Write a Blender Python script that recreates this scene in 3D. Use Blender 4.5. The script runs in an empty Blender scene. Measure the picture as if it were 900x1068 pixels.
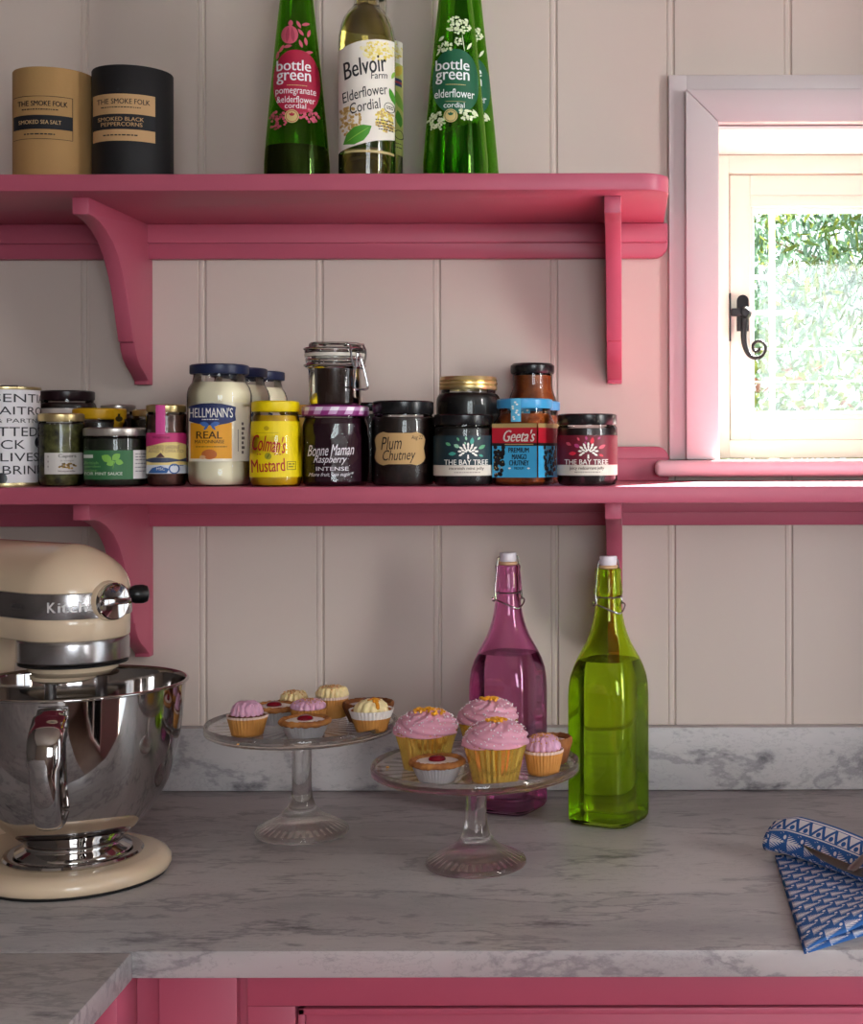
import bpy, bmesh, math, random
from mathutils import Vector, Matrix, noise
RND = random.Random(7)
S = bpy.context.scene
C = S.collection
PI = math.pi
sin, cos = math.sin, math.cos
rad = math.radians

# ------------------------------------------------------------------ camera
CY, CZ = -1.91, 1.353            # the camera stands 1.91 m from the panelled wall, eye at 1.353 m
FPX, PX, PY = 1500.0, 655.0, 465.0
cd = bpy.data.cameras.new('camera')
cam = bpy.data.objects.new('camera', cd); C.objects.link(cam)
cam.location = (0, CY, CZ)
cam.rotation_euler = (Matrix.Rotation(PI/2, 3, 'X') @ Matrix.Rotation(-0.0024, 3, 'Z')).to_euler()
cd.sensor_fit = 'VERTICAL'; cd.sensor_height = 36; cd.lens = FPX/1068*36
cd.shift_x = (450-PX)/1068; cd.shift_y = -(534-PY)/1068
cd.clip_start = .02
S.camera = cam

# ------------------------------------------------------------------ light, sky, exposure
def area(name, loc, rot, sx, sy, energy, col):
    l = bpy.data.lights.new(name, 'AREA'); l.shape = 'RECTANGLE'; l.size = sx; l.size_y = sy
    l.energy = energy; l.color = col
    o = bpy.data.objects.new(name, l); C.objects.link(o); o.location = loc; o.rotation_euler = rot
    return o
W_ = bpy.data.worlds.new('sky'); S.world = W_; W_.use_nodes = True
bg = W_.node_tree.nodes['Background']
bg.inputs[0].default_value = (.86, .93, 1, 1); bg.inputs[1].default_value = 2.6
sl = bpy.data.lights.new('sun', 'SUN'); sl.energy = 120; sl.angle = rad(1.0); sl.color = (1, .95, .86)
so = bpy.data.objects.new('sun', sl); C.objects.link(so); so.location = (1.5, 5, 5)
so.rotation_euler = Vector((-.55, -1, -.72)).to_track_quat('-Z', 'Y').to_euler()
area('daylight_glazed_door', (2.05, -2.15, 1.7), (0, rad(90), rad(-42)), 1.8, 1.3, 222, (1, .97, .955))  # added area lamp outdoors, placed so the door jamb cuts it at the left
area('front_fill_lamp', (.5, -3.32, 1.55), (rad(90), 0, 0), .9, 1.1, 30.0, (.92, .96, 1))  # unseen fill lamp, added to brighten the faces turned to the front
for nm, loc, rot, sx, sy in (('portal_door', (1.075, -.82, 1.16), (0, rad(90), 0), 2.3, .62), ('portal_added_door', (1.075, -2.29, 1.06), (0, rad(90), 0), 2.1, 1.04), ('portal_fill_window', (.485, -3.285, 1.55), (rad(90), 0, 0), .96, 1.1), ('portal_panelled_wall_window', (.38, .222, 1.553), (rad(-90), 0, 0), .52, .44)):
    p = area(nm, loc, rot, sx, sy, 1, (1, 1, 1)); p.data.cycles.is_portal = True
S.view_settings.view_transform = 'Standard'; S.view_settings.look = 'None'
S.view_settings.exposure = 0.0; S.view_settings.gamma = 1; S.view_settings.use_curve_mapping = False
S.cycles.use_denoising = True
S.cycles.max_bounces = 14; S.cycles.transmission_bounces = 12; S.cycles.transparent_max_bounces = 24
S.cycles.diffuse_bounces = 5; S.cycles.sample_clamp_indirect = 30

# ------------------------------------------------------------------ helpers
def lin(h):
    if isinstance(h, str):
        h = h.lstrip('#'); h = [int(h[i:i+2], 16) for i in (0, 2, 4)]
    return tuple((v/255/12.92 if v/255 <= .04045 else ((v/255+.055)/1.055)**2.4) for v in h[:3]) + (1,)

def newmat(name):
    m = bpy.data.materials.new(name); m.use_nodes = True
    nt = m.node_tree
    return m, nt, nt.nodes['Principled BSDF']

def P(name, col, rough=.5, metal=0, spec=.5, coat=0, bump=None, var=None, sss=0, trans=0, ior=1.45):
    m, nt, b = newmat(name)
    b.inputs['Base Color'].default_value = lin(col)
    b.inputs['Roughness'].default_value = rough; b.inputs['Metallic'].default_value = metal
    b.inputs['Specular IOR Level'].default_value = spec; b.inputs['Coat Weight'].default_value = coat
    b.inputs['Coat Roughness'].default_value = .05; b.inputs['IOR'].default_value = ior
    b.inputs['Transmission Weight'].default_value = trans
    if sss:
        b.inputs['Subsurface Weight'].default_value = sss; b.inputs['Subsurface Radius'].default_value = (.004, .002, .001)
    if bump or var:
        tc = nt.nodes.new('ShaderNodeTexCoord')
        n = nt.nodes.new('ShaderNodeTexNoise'); n.inputs['Detail'].default_value = 5
        nt.links.new(tc.outputs['Object'], n.inputs['Vector'])
    if bump:
        n.inputs['Scale'].default_value = bump[0]
        bp = nt.nodes.new('ShaderNodeBump'); bp.inputs['Strength'].default_value = bump[1]; bp.inputs['Distance'].default_value = .002
        nt.links.new(n.outputs['Fac'], bp.inputs['Height']); nt.links.new(bp.outputs['Normal'], b.inputs['Normal'])
    if var:
        n2 = nt.nodes.new('ShaderNodeTexNoise'); n2.inputs['Scale'].default_value = var[0]; n2.inputs['Detail'].default_value = 4
        nt.links.new(tc.outputs['Object'], n2.inputs['Vector'])
        mx = nt.nodes.new('ShaderNodeMix'); mx.data_type = 'RGBA'
        cr = nt.nodes.new('ShaderNodeMapRange'); cr.inputs[1].default_value = .35; cr.inputs[2].default_value = .65
        nt.links.new(n2.outputs['Fac'], cr.inputs[0]); nt.links.new(cr.outputs[0], mx.inputs[0])
        mx.inputs[6].default_value = lin(col); mx.inputs[7].default_value = lin(var[1])
        nt.links.new(mx.outputs[2], b.inputs['Base Color'])
    return m

def glass(name, col, ior=1.48):
    m = bpy.data.materials.new(name); m.use_nodes = True; nt = m.node_tree; nt.nodes.clear()
    o = nt.nodes.new('ShaderNodeOutputMaterial'); g = nt.nodes.new('ShaderNodeBsdfGlass')
    g.inputs['Color'].default_value = col if len(col) == 4 else tuple(col)+(1,)
    g.inputs['Roughness'].default_value = 0; g.inputs['IOR'].default_value = ior
    nt.links.new(g.outputs[0], o.inputs[0]); return m

def thin(name, col, ior=1.45):
    m = bpy.data.materials.new(name); m.use_nodes = True; nt = m.node_tree; nt.nodes.clear()
    o = nt.nodes.new('ShaderNodeOutputMaterial'); t = nt.nodes.new('ShaderNodeBsdfTransparent'); g = nt.nodes.new('ShaderNodeBsdfGlossy')
    t.inputs[0].default_value = tuple(col)+(1,); g.inputs['Roughness'].default_value = .03
    f = nt.nodes.new('ShaderNodeFresnel'); f.inputs[0].default_value = ior
    mx = nt.nodes.new('ShaderNodeMixShader')
    nt.links.new(f.outputs[0], mx.inputs[0]); nt.links.new(t.outputs[0], mx.inputs[1]); nt.links.new(g.outputs[0], mx.inputs[2])
    nt.links.new(mx.outputs[0], o.inputs[0]); return m

def tag(o, label=None, cat=None, group=None, kind=None):
    if label: o['label'] = label
    if cat: o['category'] = cat
    if group: o['group'] = group
    if kind: o['kind'] = kind
    return o

def thing(name, label, cat, loc=(0, 0, 0), rz=0, group=None):
    o = bpy.data.objects.new(name, None); C.objects.link(o)
    o.empty_display_size = .03; o.location = loc; o.rotation_euler = (0, 0, rz)
    return tag(o, label, cat, group)

def obj(name, bm, mats, parent=None, loc=None, smooth=35, recalc=True):
    if recalc: bmesh.ops.recalc_face_normals(bm, faces=bm.faces[:])
    me = bpy.data.meshes.new(name); bm.to_mesh(me); bm.free()
    for m in (mats if isinstance(mats, (list, tuple)) else [mats]): me.materials.append(m)
    if smooth:
        for p in me.polygons: p.use_smooth = True
        me.set_sharp_from_angle(angle=rad(smooth))
    o = bpy.data.objects.new(name, me); C.objects.link(o)
    if parent: o.parent = parent
    if loc: o.location = loc
    return o

def struct(name, bm, mats, **k):
    o = obj(name, bm, mats, **k); o['kind'] = 'structure'; return o

def BM(): return bmesh.new()

def box(bm, x0, x1, y0, y1, z0, z1, bev=0, mi=0, seg=2):
    t = bmesh.new()
    bmesh.ops.create_cube(t, size=1)
    for v in t.verts:
        v.co = Vector((x0+(v.co.x+.5)*(x1-x0), y0+(v.co.y+.5)*(y1-y0), z0+(v.co.z+.5)*(z1-z0)))
    if bev: bmesh.ops.bevel(t, geom=t.edges[:], offset=bev, segments=seg, affect='EDGES', profile=.5)
    return join(bm, t, mi)

def join(bm, t, mi=0, mat=None):
    vm = {}
    for v in t.verts: vm[v] = bm.verts.new(mat @ v.co if mat else v.co)
    for f in t.faces:
        try:
            nf = bm.faces.new([vm[v] for v in f.verts]); nf.material_index = mi
        except ValueError: pass
    t.free(); return bm

def lathe(bm, prof, seg=48, fn=None, mi=0, cx=0, cy=0, cz=0):
    rings = []
    for i, (r, z) in enumerate(prof):
        if r < 1e-6: rings.append([bm.verts.new((cx, cy, cz+z))]); continue
        ring = []
        for k in range(seg):
            a = 2*PI*k/seg; q = r*(fn(a, r, z, i) if fn else 1)
            ring.append(bm.verts.new((cx+q*cos(a), cy+q*sin(a), cz+z)))
        rings.append(ring)
    for A, B in zip(rings, rings[1:]):
        n = max(len(A), len(B))
        for k in range(n):
            k2 = (k+1) % n
            if len(A) == 1 and len(B) == 1: continue
            if len(A) == 1: f = (A[0], B[k2], B[k])
            elif len(B) == 1: f = (A[k], A[k2], B[0])
            else: f = (A[k], A[k2], B[k2], B[k])
            bm.faces.new(f).material_index = mi
    return bm

def loft(bm, rings, mi=0, cap0=True, cap1=True):
    vs = [[bm.verts.new(p) for p in r] for r in rings]
    n = len(vs[0])
    for A, B in zip(vs, vs[1:]):
        for k in range(n): bm.faces.new((A[k], A[(k+1) % n], B[(k+1) % n], B[k])).material_index = mi
    if cap0: bm.faces.new(vs[0][::-1]).material_index = mi
    if cap1: bm.faces.new(vs[-1]).material_index = mi
    return bm

def tube(bm, pts, r, seg=8, closed=False, mi=0, flat=None):
    pts = [Vector(p) for p in pts]; n = len(pts)
    rs = r if isinstance(r, (list, tuple)) else [r]*n
    up = None; rings = []
    for i, p in enumerate(pts):
        t = (pts[(i+1) % n]-pts[i-1]) if closed else (pts[min(i+1, n-1)]-pts[max(i-1, 0)])
        t.normalize()
        if up is None:
            up = t.orthogonal().normalized() if flat is None else Vector(flat)
        up = (up - t*up.dot(t)).normalized(); s = t.cross(up)
        q = rs[i]; a, b = q if isinstance(q, tuple) else (q, q)
        rings.append([p+up*(a*cos(2*PI*k/seg))+s*(b*sin(2*PI*k/seg)) for k in range(seg)])
    if closed: rings.append(rings[0])
    return loft(bm, rings, mi, not closed, not closed)

def prism(bm, pts, lo, hi, plane='xy', bev=0, mi=0):
    t = bmesh.new(); mk = {'xy': lambda a, b, c: (a, b, c), 'yz': lambda a, b, c: (c, a, b), 'xz': lambda a, b, c: (a, c, b)}[plane]
    A = [t.verts.new(mk(a, b, lo)) for a, b in pts]; B = [t.verts.new(mk(a, b, hi)) for a, b in pts]
    n = len(pts)
    t.faces.new(A[::-1]); t.faces.new(B)
    for k in range(n): t.faces.new((A[k], A[(k+1) % n], B[(k+1) % n], B[k]))
    bmesh.ops.recalc_face_normals(t, faces=t.faces[:])
    if bev:
        e = [e for e in t.edges if len(e.link_faces) == 2 and e.link_faces[0].normal.angle(e.link_faces[1].normal) > .6]
        bmesh.ops.bevel(t, geom=e, offset=bev, segments=2, affect='EDGES', profile=.5)
    return join(bm, t, mi)

def arc(cx, cy, r, a0, a1, n=8):
    return [(cx+r*cos(rad(a0+(a1-a0)*k/n)), cy+r*sin(rad(a0+(a1-a0)*k/n))) for k in range(n+1)]

def smoothpts(pts, n=6):
    pts = [Vector(p) for p in pts]; out = []
    for i in range(len(pts)-1):
        p0, p1, p2, p3 = pts[max(i-1, 0)], pts[i], pts[i+1], pts[min(i+2, len(pts)-1)]
        for k in range(n):
            t = k/n
            out.append(.5*((2*p1)+(p2-p0)*t+(2*p0-5*p1+4*p2-p3)*t*t+(3*p1-p0-3*p2+p3)*t**3))
    out.append(pts[-1]); return out

def interp(tab):
    def f(z):
        if z <= tab[0][0]: return tab[0][1]
        for (a, p), (b, q) in zip(tab, tab[1:]):
            if z <= b: return p+(q-p)*(z-a)/(b-a)
        return tab[-1][1]
    return f

# labels: shapes laid out flat in metres, then wrapped round the thing that carries them
_tc = {}
def text_geo(s, shear, bold):
    key = (s, shear, bold)
    if key not in _tc:
        cu = bpy.data.curves.new('lettering', 'FONT'); cu.body = s; cu.size = 1; cu.shear = shear; cu.resolution_u = 3
        o = bpy.data.objects.new('lettering', cu); C.objects.link(o)
        me = bpy.data.meshes.new_from_object(o)
        g = ([(v.co.x, v.co.y) for v in me.vertices], [tuple(p.vertices) for p in me.polygons])
        bpy.data.objects.remove(o); bpy.data.curves.remove(cu); bpy.data.meshes.remove(me)
        _tc[key] = g
    return _tc[key]

class Label:
    def __init__(s): s.bm = bmesh.new(); s.mats = []
    def mi(s, m):
        if m not in s.mats: s.mats.append(m)
        return s.mats.index(m)
    def poly(s, pts, m, l=0):
        f = s.bm.faces.new([s.bm.verts.new((x, y, l)) for x, y in pts]); f.material_index = s.mi(m); return s
    def rect(s, x0, y0, x1, y1, m, l=0): return s.poly([(x0, y0), (x1, y0), (x1, y1), (x0, y1)], m, l)
    def ell(s, cx, cy, rx, ry, m, l=1, rot=0, n=24):
        c, q = cos(rad(rot)), sin(rad(rot)); p = []
        for k in range(n):
            x, y = rx*cos(2*PI*k/n), ry*sin(2*PI*k/n); p.append((cx+x*c-y*q, cy+x*q+y*c))
        return s.poly(p, m, l)
    def leaf(s, cx, cy, L, w, rot, m, l=1):
        c, q = cos(rad(rot)), sin(rad(rot)); p = []
        for t, v in ((-.5, 0), (-.25, .4), (.05, .5), (.3, .32), (.5, 0), (.3, -.32), (.05, -.5), (-.25, -.4)):
            x, y = t*L, v*w; p.append((cx+x*c-y*q, cy+x*q+y*c))
        return s.poly(p, m, l)
    def ring(s, cx, cy, r, w, m, l=1, n=24):
        for k in range(n):
            a, b = 2*PI*k/n, 2*PI*(k+1)/n
            s.poly([(cx+r*cos(a), cy+r*sin(a)), (cx+r*cos(b), cy+r*sin(b)), (cx+(r-w)*cos(b), cy+(r-w)*sin(b)), (cx+(r-w)*cos(a), cy+(r-w)*sin(a))], m, l)
        return s
    def text(s, t, x0, y0, x1, y1, m, l=2, shear=0, bold=0, rot=0):
        if bold:                                     # heavier letters: the same word set twice, a hair apart
            q = (y1-y0)*min(.06, bold*3)
            s.text(t, x0, y0, x1-q, y1, m, l, shear, 0, rot); return s.text(t, x0+q, y0, x1, y1, m, l, shear, 0, rot)
        V, F = text_geo(t, shear, bold)
        if not V: return s
        xa, xb = min(v[0] for v in V), max(v[0] for v in V); ya, yb = min(v[1] for v in V), max(v[1] for v in V)
        c, q = cos(rad(rot)), sin(rad(rot)); cx, cy = (x0+x1)/2, (y0+y1)/2
        vs = []
        for a, b in V:
            x = ((a-xa)/(xb-xa)-.5)*(x1-x0); y = ((b-ya)/(yb-ya)-.5)*(y1-y0)
            vs.append(s.bm.verts.new((cx+x*c-y*q, cy+x*q+y*c, l)))
        i = s.mi(m)
        for f in F:
            try: s.bm.faces.new([vs[k] for k in f]).material_index = i
            except ValueError: pass
        return s
    def lines(s, x0, x1, ys, h, m, l=2):
        for y in ys:
            x = x0
            while x < x1:
                w = min(RND.uniform(1.2, 3.4)*h, x1-x)
                s.rect(x, y, x+w, y+h, m, l); x += w+h*.6
        return s
    def build(s, name, parent, f, du=.003, dv=0):
        bm = s.bm
        for ax, st in ((0, du), (1, dv)):
            if not st: continue
            lo = min(v.co[ax] for v in bm.verts); hi = max(v.co[ax] for v in bm.verts)
            no = Vector((1, 0, 0)) if ax == 0 else Vector((0, 1, 0))
            k = math.floor(lo/st)+1
            while k*st < hi-1e-7:
                bmesh.ops.bisect_plane(bm, geom=bm.verts[:]+bm.edges[:]+bm.faces[:], plane_co=no*(k*st), plane_no=no, dist=1e-7); k += 1
        for v in bm.verts: v.co = f(v.co.x, v.co.y, v.co.z)
        o = obj(name, bm, s.mats, parent, smooth=0, recalc=False)
        return o

def wrap(rf, zc, phi=0, off=.0004):
    if not callable(rf): r0 = rf; rf = lambda z: r0
    rr = rf(zc)
    def f(u, v, l):
        z = zc+v; r = rf(z)+off+.00013*l; a = rad(phi)+u/rr
        return Vector((r*sin(a), -r*cos(a), z))
    return f

def plane(o, ux, n, off=.0004):
    o, ux, n = Vector(o), Vector(ux).normalized(), Vector(n).normalized()
    return lambda u, v, l: o+ux*u+Vector((0, 0, v))+n*(off+.00013*l)

def X(px, d): return (px-PX)*d/FPX            # sideways place of something d metres in front of the lens
def Z(py, d): return CZ-(py-PY)*d/FPX
def on(px, py, z, back=0):                    # point of the level z seen at that pixel, set back by `back`
    d = FPX*(CZ-z)/(py-PY)+back
    return X(px, d), CY+d

# ------------------------------------------------------------------ materials of the place
M = {}
M['wall'] = P('wall_paint', '#CDBFB6', .55, bump=(60, .05))
M['casing'] = P('casing_paint', '#D2C7C9', .4)
M['pink'] = P('pink_paint', '#B6566D', .42, bump=(90, .04))
M['sillpink'] = P('pale_pink_paint', '#E5C3CA', .35)
M['white'] = P('white_paint', '#F4F0EA', .4)
M['cream'] = P('cream_joinery', '#EFE8DC', .4)
M['ceiling'] = P('ceiling_paint', '#C4BAB1', .8)
M['floor'] = P('floor_boards', '#5E4A3C', .5, var=(5, '#523F32'))
M['roomwall'] = P('room_wall_paint', '#94857B', .7)
M['iron'] = P('black_iron', '#26262A', .45, .6)
M['pane'] = thin('window_glass', (.97, .98, .98))

def marble():
    m, nt, b = newmat('carrara_marble'); L = nt.links.new; N = nt.nodes.new
    tc = N('ShaderNodeTexCoord')
    mp = N('ShaderNodeMapping'); mp.inputs['Rotation'].default_value = (.35, .2, .28); mp.inputs['Scale'].default_value = (1, 3.0, 2.0)
    L(tc.outputs['Object'], mp.inputs[0])
    n1 = N('ShaderNodeTexNoise'); n1.inputs['Scale'].default_value = 3.2; n1.inputs['Detail'].default_value = 9; n1.inputs['Roughness'].default_value = .62; n1.inputs['Distortion'].default_value = .25
    n2 = N('ShaderNodeTexNoise'); n2.inputs['Scale'].default_value = 11; n2.inputs['Detail'].default_value = 8; n2.inputs['Roughness'].default_value = .7; n2.inputs['Distortion'].default_value = .2
    n3 = N('ShaderNodeTexNoise'); n3.inputs['Scale'].default_value = 34; n3.inputs['Detail'].default_value = 6; n3.inputs['Roughness'].default_value = .7
    for n in (n1, n2, n3): L(mp.outputs[0], n.inputs['Vector'])
    def ridge(n, w):
        s = N('ShaderNodeMath'); s.operation = 'SUBTRACT'; L(n.outputs['Fac'], s.inputs[0]); s.inputs[1].default_value = .5
        a = N('ShaderNodeMath'); a.operation = 'ABSOLUTE'; L(s.outputs[0], a.inputs[0])
        r = N('ShaderNodeMapRange'); L(a.outputs[0], r.inputs[0]); r.inputs[1].default_value = 0; r.inputs[2].default_value = w; r.inputs[3].default_value = 1; r.inputs[4].default_value = 0
        r.interpolation_type = 'SMOOTHSTEP'; return r
    def mix(a, fac, c, k):
        x = N('ShaderNodeMix'); x.data_type = 'RGBA'
        q = N('ShaderNodeMath'); q.operation = 'MULTIPLY'; L(fac, q.inputs[0]); q.inputs[1].default_value = k
        L(q.outputs[0], x.inputs[0])
        if isinstance(a, str): x.inputs[6].default_value = lin(a)
        else: L(a, x.inputs[6])
        x.inputs[7].default_value = lin(c); return x.outputs[2]
    cl = N('ShaderNodeMapRange'); L(n1.outputs['Fac'], cl.inputs[0]); cl.inputs[1].default_value = .42; cl.inputs[2].default_value = .68
    c = mix('#B9B4B4', cl.outputs[0], '#908D90', .75)
    c = mix(c, ridge(n1, .022).outputs[0], '#5E5B62', .45)
    fl = N('ShaderNodeMapRange'); L(n2.outputs['Fac'], fl.inputs[0]); fl.inputs[1].default_value = .56; fl.inputs[2].default_value = .70
    c = mix(c, fl.outputs[0], '#47444B', .85)
    c = mix(c, ridge(n2, .014).outputs[0], '#7B777C', .3)
    f3 = N('ShaderNodeMapRange'); L(n3.outputs['Fac'], f3.inputs[0]); f3.inputs[1].default_value = .6; f3.inputs[2].default_value = .75
    c = mix(c, f3.outputs[0], '#625E64', .6)
    L(c, b.inputs['Base Color']); b.inputs['Roughness'].default_value = .38; b.inputs['Specular IOR Level'].default_value = .4
    return m
M['marble'] = marble()

# ------------------------------------------------------------------ the room
ST, SH = 1.6655, .0198                         # top of the upper shelf; thickness of both
LT = 1.307                                     # top of the lower shelf
CT = .900                                      # worktop
SD = .265                                      # how far the shelves stand out
WX0, WX1, WZ0, WZ1 = .1196, .64, 1.334, 1.772   # clear opening of the window in the panelled wall

bm = BM()
XL, XR, ZT = -1.5, 1.0, 2.45
for b in ((XL, WX0-.004, .0065, .22, 0, ZT), (WX1+.004, XR, .0065, .22, 0, ZT), (WX0-.004, WX1+.004, .0065, .22, 0, WZ0-.02), (WX0-.004, WX1+.004, .0065, .22, WZ1+.004, ZT)):
    box(bm, *b)
step, g0 = .15567, .0612
k = math.floor((XL-g0)/step)
while g0+k*step < XR:
    a, b = g0+k*step, g0+(k+1)*step; k += 1
    a, b = max(a, XL), min(b, XR)
    pro = [(a, .0065), (a, .0024), (a+.0008, .0024), (a+.0022, 0), (b-.0092, 0), (b-.0084, .0012), (b-.0076, .0002), (b-.0050, -.0003), (b-.0022, .0003), (b-.0012, .0024), (b, .0024), (b, .0065)]
    spans = [(.85, ZT)] if (b < .10 or a > .66) else [(.85, WZ0-.021), (WZ1+.06, ZT)]
    for z0, z1 in spans: prism(bm, pro, z0, z1, 'xy')
struct('wall_back', bm, M['wall'], smooth=25)

W4 = (-2.80, -1.78, .012, 2.12)                # second glazed door, added for its reflection in the bowl and extra light
W2 = (-1.13, -.52, .012, 2.32)                 # glazed door in the right wall, narrowed so its jamb shades the left  (y0, y1, z0, z1)
bm = BM()
for b in ((-3.3, W4[0], 0, ZT), (W4[1], W2[0], 0, ZT), (W2[1], .22, 0, ZT), (W2[0], W2[1], 0, W2[2]), (W2[0], W2[1], W2[3], ZT), (W4[0], W4[1], 0, W4[2]), (W4[0], W4[1], W4[3], ZT)):
    box(bm, XR, XR+.1, *b)
struct('wall_right', bm, M['roomwall'], smooth=0)
W3 = (.0, .97, 1.0, 2.1)  # unseen front window, put in to carry the fill light
bm = BM()
for b in ((XL, W3[0], 0, ZT), (W3[1], XR, 0, ZT), (W3[0], W3[1], 0, W3[2]), (W3[0], W3[1], W3[3], ZT)):
    box(bm, b[0], b[1], -3.3, -3.2, b[2], b[3])
struct('wall_front', bm, M['roomwall'], smooth=0)
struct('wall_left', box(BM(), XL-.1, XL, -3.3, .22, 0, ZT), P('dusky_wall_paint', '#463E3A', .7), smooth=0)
struct('floor', box(BM(), XL-.1, XR+.1, -3.3, .22, -.05, 0), M['floor'], smooth=0)
struct('ceiling', box(BM(), XL-.1, XR+.1, -3.3, .22, ZT, ZT+.05), M['ceiling'], smooth=0)

def room_window(name, plane_, a0, a1, z0, z1, at):
    w = thing(name, None, None); w['kind'] = 'structure'
    bm = BM(); t = .05
    def bx(p0, p1, q0, q1, d=.06):
        if plane_ == 'x': box(bm, at, at+d, p0, p1, q0, q1, .003)
        else: box(bm, p0, p1, at, at+d, q0, q1, .003)
    bx(a0+.001, a0+t, z0+.001, z1-.001); bx(a1-t, a1-.001, z0+.001, z1-.001); bx(a0+t, a1-t, z0+.001, z0+t); bx(a0+t, a1-t, z1-t, z1-.001)
    m = (a0+a1)/2; bx(m-.02, m+.02, z0+t, z1-t, .05)
    obj('window_frame', bm, M['cream'], w)
    bm = BM()
    if plane_ == 'x': box(bm, at+.03, at+.034, a0+t, a1-t, z0+t, z1-t)
    else: box(bm, a0+t, a1-t, at+.03, at+.034, z0+t, z1-t)
    obj('pane', bm, M['pane'], w, smooth=0)
room_window('door_1', 'x', *W2, XR+.02)
room_window('added_door', 'x', *W4, XR+.02)
room_window('fill_window', 'y', *W3, -3.28)

# the window in the panelled wall
w1 = thing('window_1', None, None); w1['kind'] = 'structure'
def frame_ring(bm, x0, x1, z0, z1, w, y0, y1, bev=.002, bottom=True):
    box(bm, x0, x0+w, y0, y1, z0, z1, bev); box(bm, x1-w, x1, y0, y1, z0, z1, bev)
    box(bm, x0+w-.001, x1-w+.001, y0, y1, z1-w, z1, bev)
    if bottom: box(bm, x0+w-.001, x1-w+.001, y0, y1, z0, z0+w, bev)
bm = BM()
frame_ring(bm, .0547, WX1+.065, WZ0+.0005, 1.843, .024, -.010, .006, .0015, False)
cx0, cx1, cz1, cw = .0765, WX1+.043, 1.821, .0435
prism(bm, [(cx0, WZ0+.0005), (cx0+cw, WZ0+.0005), (cx0+cw, cz1-cw), (cx0, cz1)], -.024, .006, 'xz', .002)
prism(bm, [(cx1-cw, WZ0+.0005), (cx1, WZ0+.0005), (cx1, cz1), (cx1-cw, cz1-cw)], -.024, .006, 'xz', .002)
prism(bm, [(cx0, cz1), (cx0+cw, cz1-cw), (cx1-cw, cz1-cw), (cx1, cz1)], -.024, .006, 'xz', .002)
obj('casing', bm, M['casing'], w1)
bm = BM()
box(bm, WX0-.004, WX0, -.005, .17, WZ0, WZ1); box(bm, WX1, WX1+.004, -.005, .17, WZ0, WZ1); box(bm, WX0, WX1, -.005, .17, WZ1, WZ1+.004)
obj('reveal_lining', bm, M['white'], w1, smooth=0)
bm = BM()
box(bm, .0348, WX1+.085, -.047, -.0205, WZ0-.021, WZ0, .008, seg=4)
obj('sill_nosing', bm, M['sillpink'], w1)
obj('window_sill', box(BM(), .0585, WX1+.08, -.0206, .19, WZ0-.0205, WZ0-.0003, .001), P('sill_board_paint', '#A99C97', .4), w1)
bm = BM()
frame_ring(bm, WX0+.0005, WX1-.0005, WZ0+.0005, WZ1-.0005, .0262, .160, .215, .002)
obj('window_frame', bm, M['cream'], w1)
sash = thing('sash', None, None); sash.parent = w1
sx0, sx1, sz0, sz1 = .1475, WX1-.0275, 1.3605, 1.7445
bm = BM()
frame_ring(bm, sx0, sx1, sz0, sz1, .0305, .168, .205, .0025)
box(bm, sx0+.03, sx1-.03, .168, .205, sz0+.03, sz0+.0365, .002)
box(bm, sx0+.03, sx1-.03, .168, .205, sz1-.0465, sz1-.03, .002)
obj('sash_frame', bm, M['cream'], sash)
bm = BM(); frame_ring(bm, sx0+.0300, sx1-.0300, sz0+.0360, sz1-.0460, .0058, .174, .200, .002)
obj('glazing_bead', bm, M['white'], sash)
obj('pane', box(BM(), sx0+.034, sx1-.034, .186, .190, sz0+.04, sz1-.05), M['pane'], sash, smooth=0)

# curled handle
hd = 2.07; hx = X(776.5, hd)
def hp(px, py, y=.152): return (X(px, CY*-1+y), y, Z(py, CY*-1+y))
bm = BM()
x0, _, z0 = hp(769.5, 345); x1, _, z1 = hp(782, 310)
prism(bm, [(x0, z0), (x1, z0)]+arc((x0+x1)/2, z1-.004, (x1-x0)/2, 0, 180, 8), .1635, .168, 'xz', .001)
hroot = obj('handle', bm, M['iron'], w1)
bm = BM(); c = hp(777.5, 326.5)
t = bmesh.new(); lathe(t, [(0, -.004), (.0085, -.004), (.0095, .002), (.0085, .010), (.006, .013), (.0055, .016), (0, .017)], 24)
join(bm, t, 0, Matrix.Translation((c[0], .158, c[2])) @ Matrix.Rotation(PI/2, 4, 'X'))
path = [hp(777.5, 327), hp(776.5, 340), hp(776, 352), hp(777.5, 362), hp(781, 369.5), hp(787, 373.5), hp(793.5, 372.5), hp(798, 367), hp(798.3, 361), hp(794.5, 356.7), hp(789.5, 356.4), hp(786, 359.5), hp(785.6, 364), hp(788.5, 366.8), hp(791.8, 365.5), hp(792, 362.5)]
path = smoothpts(path, 5); n = len(path)
tube(bm, path, [(.0052-.0027*min(1, i/(n*.45)), .0040-.001*i/n) for i in range(n)], 8, flat=(1, 0, 0))
obj('handle_lever', bm, M['iron'], hroot)
bm = BM(); a = hp(763, 330); b_ = hp(777, 322)
box(bm, a[0], b_[0], .146, .158, a[2], b_[2], .0015)
obj('latch_arm', bm, M['iron'], hroot)
bm = BM(); a = hp(760.6, 356); b_ = hp(762.0, 306)
box(bm, WX0+.0262, WX0+.0285, .150, .166, a[2], b_[2], .0006)
obj('keep_plate', bm, M['iron'], hroot)

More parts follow.
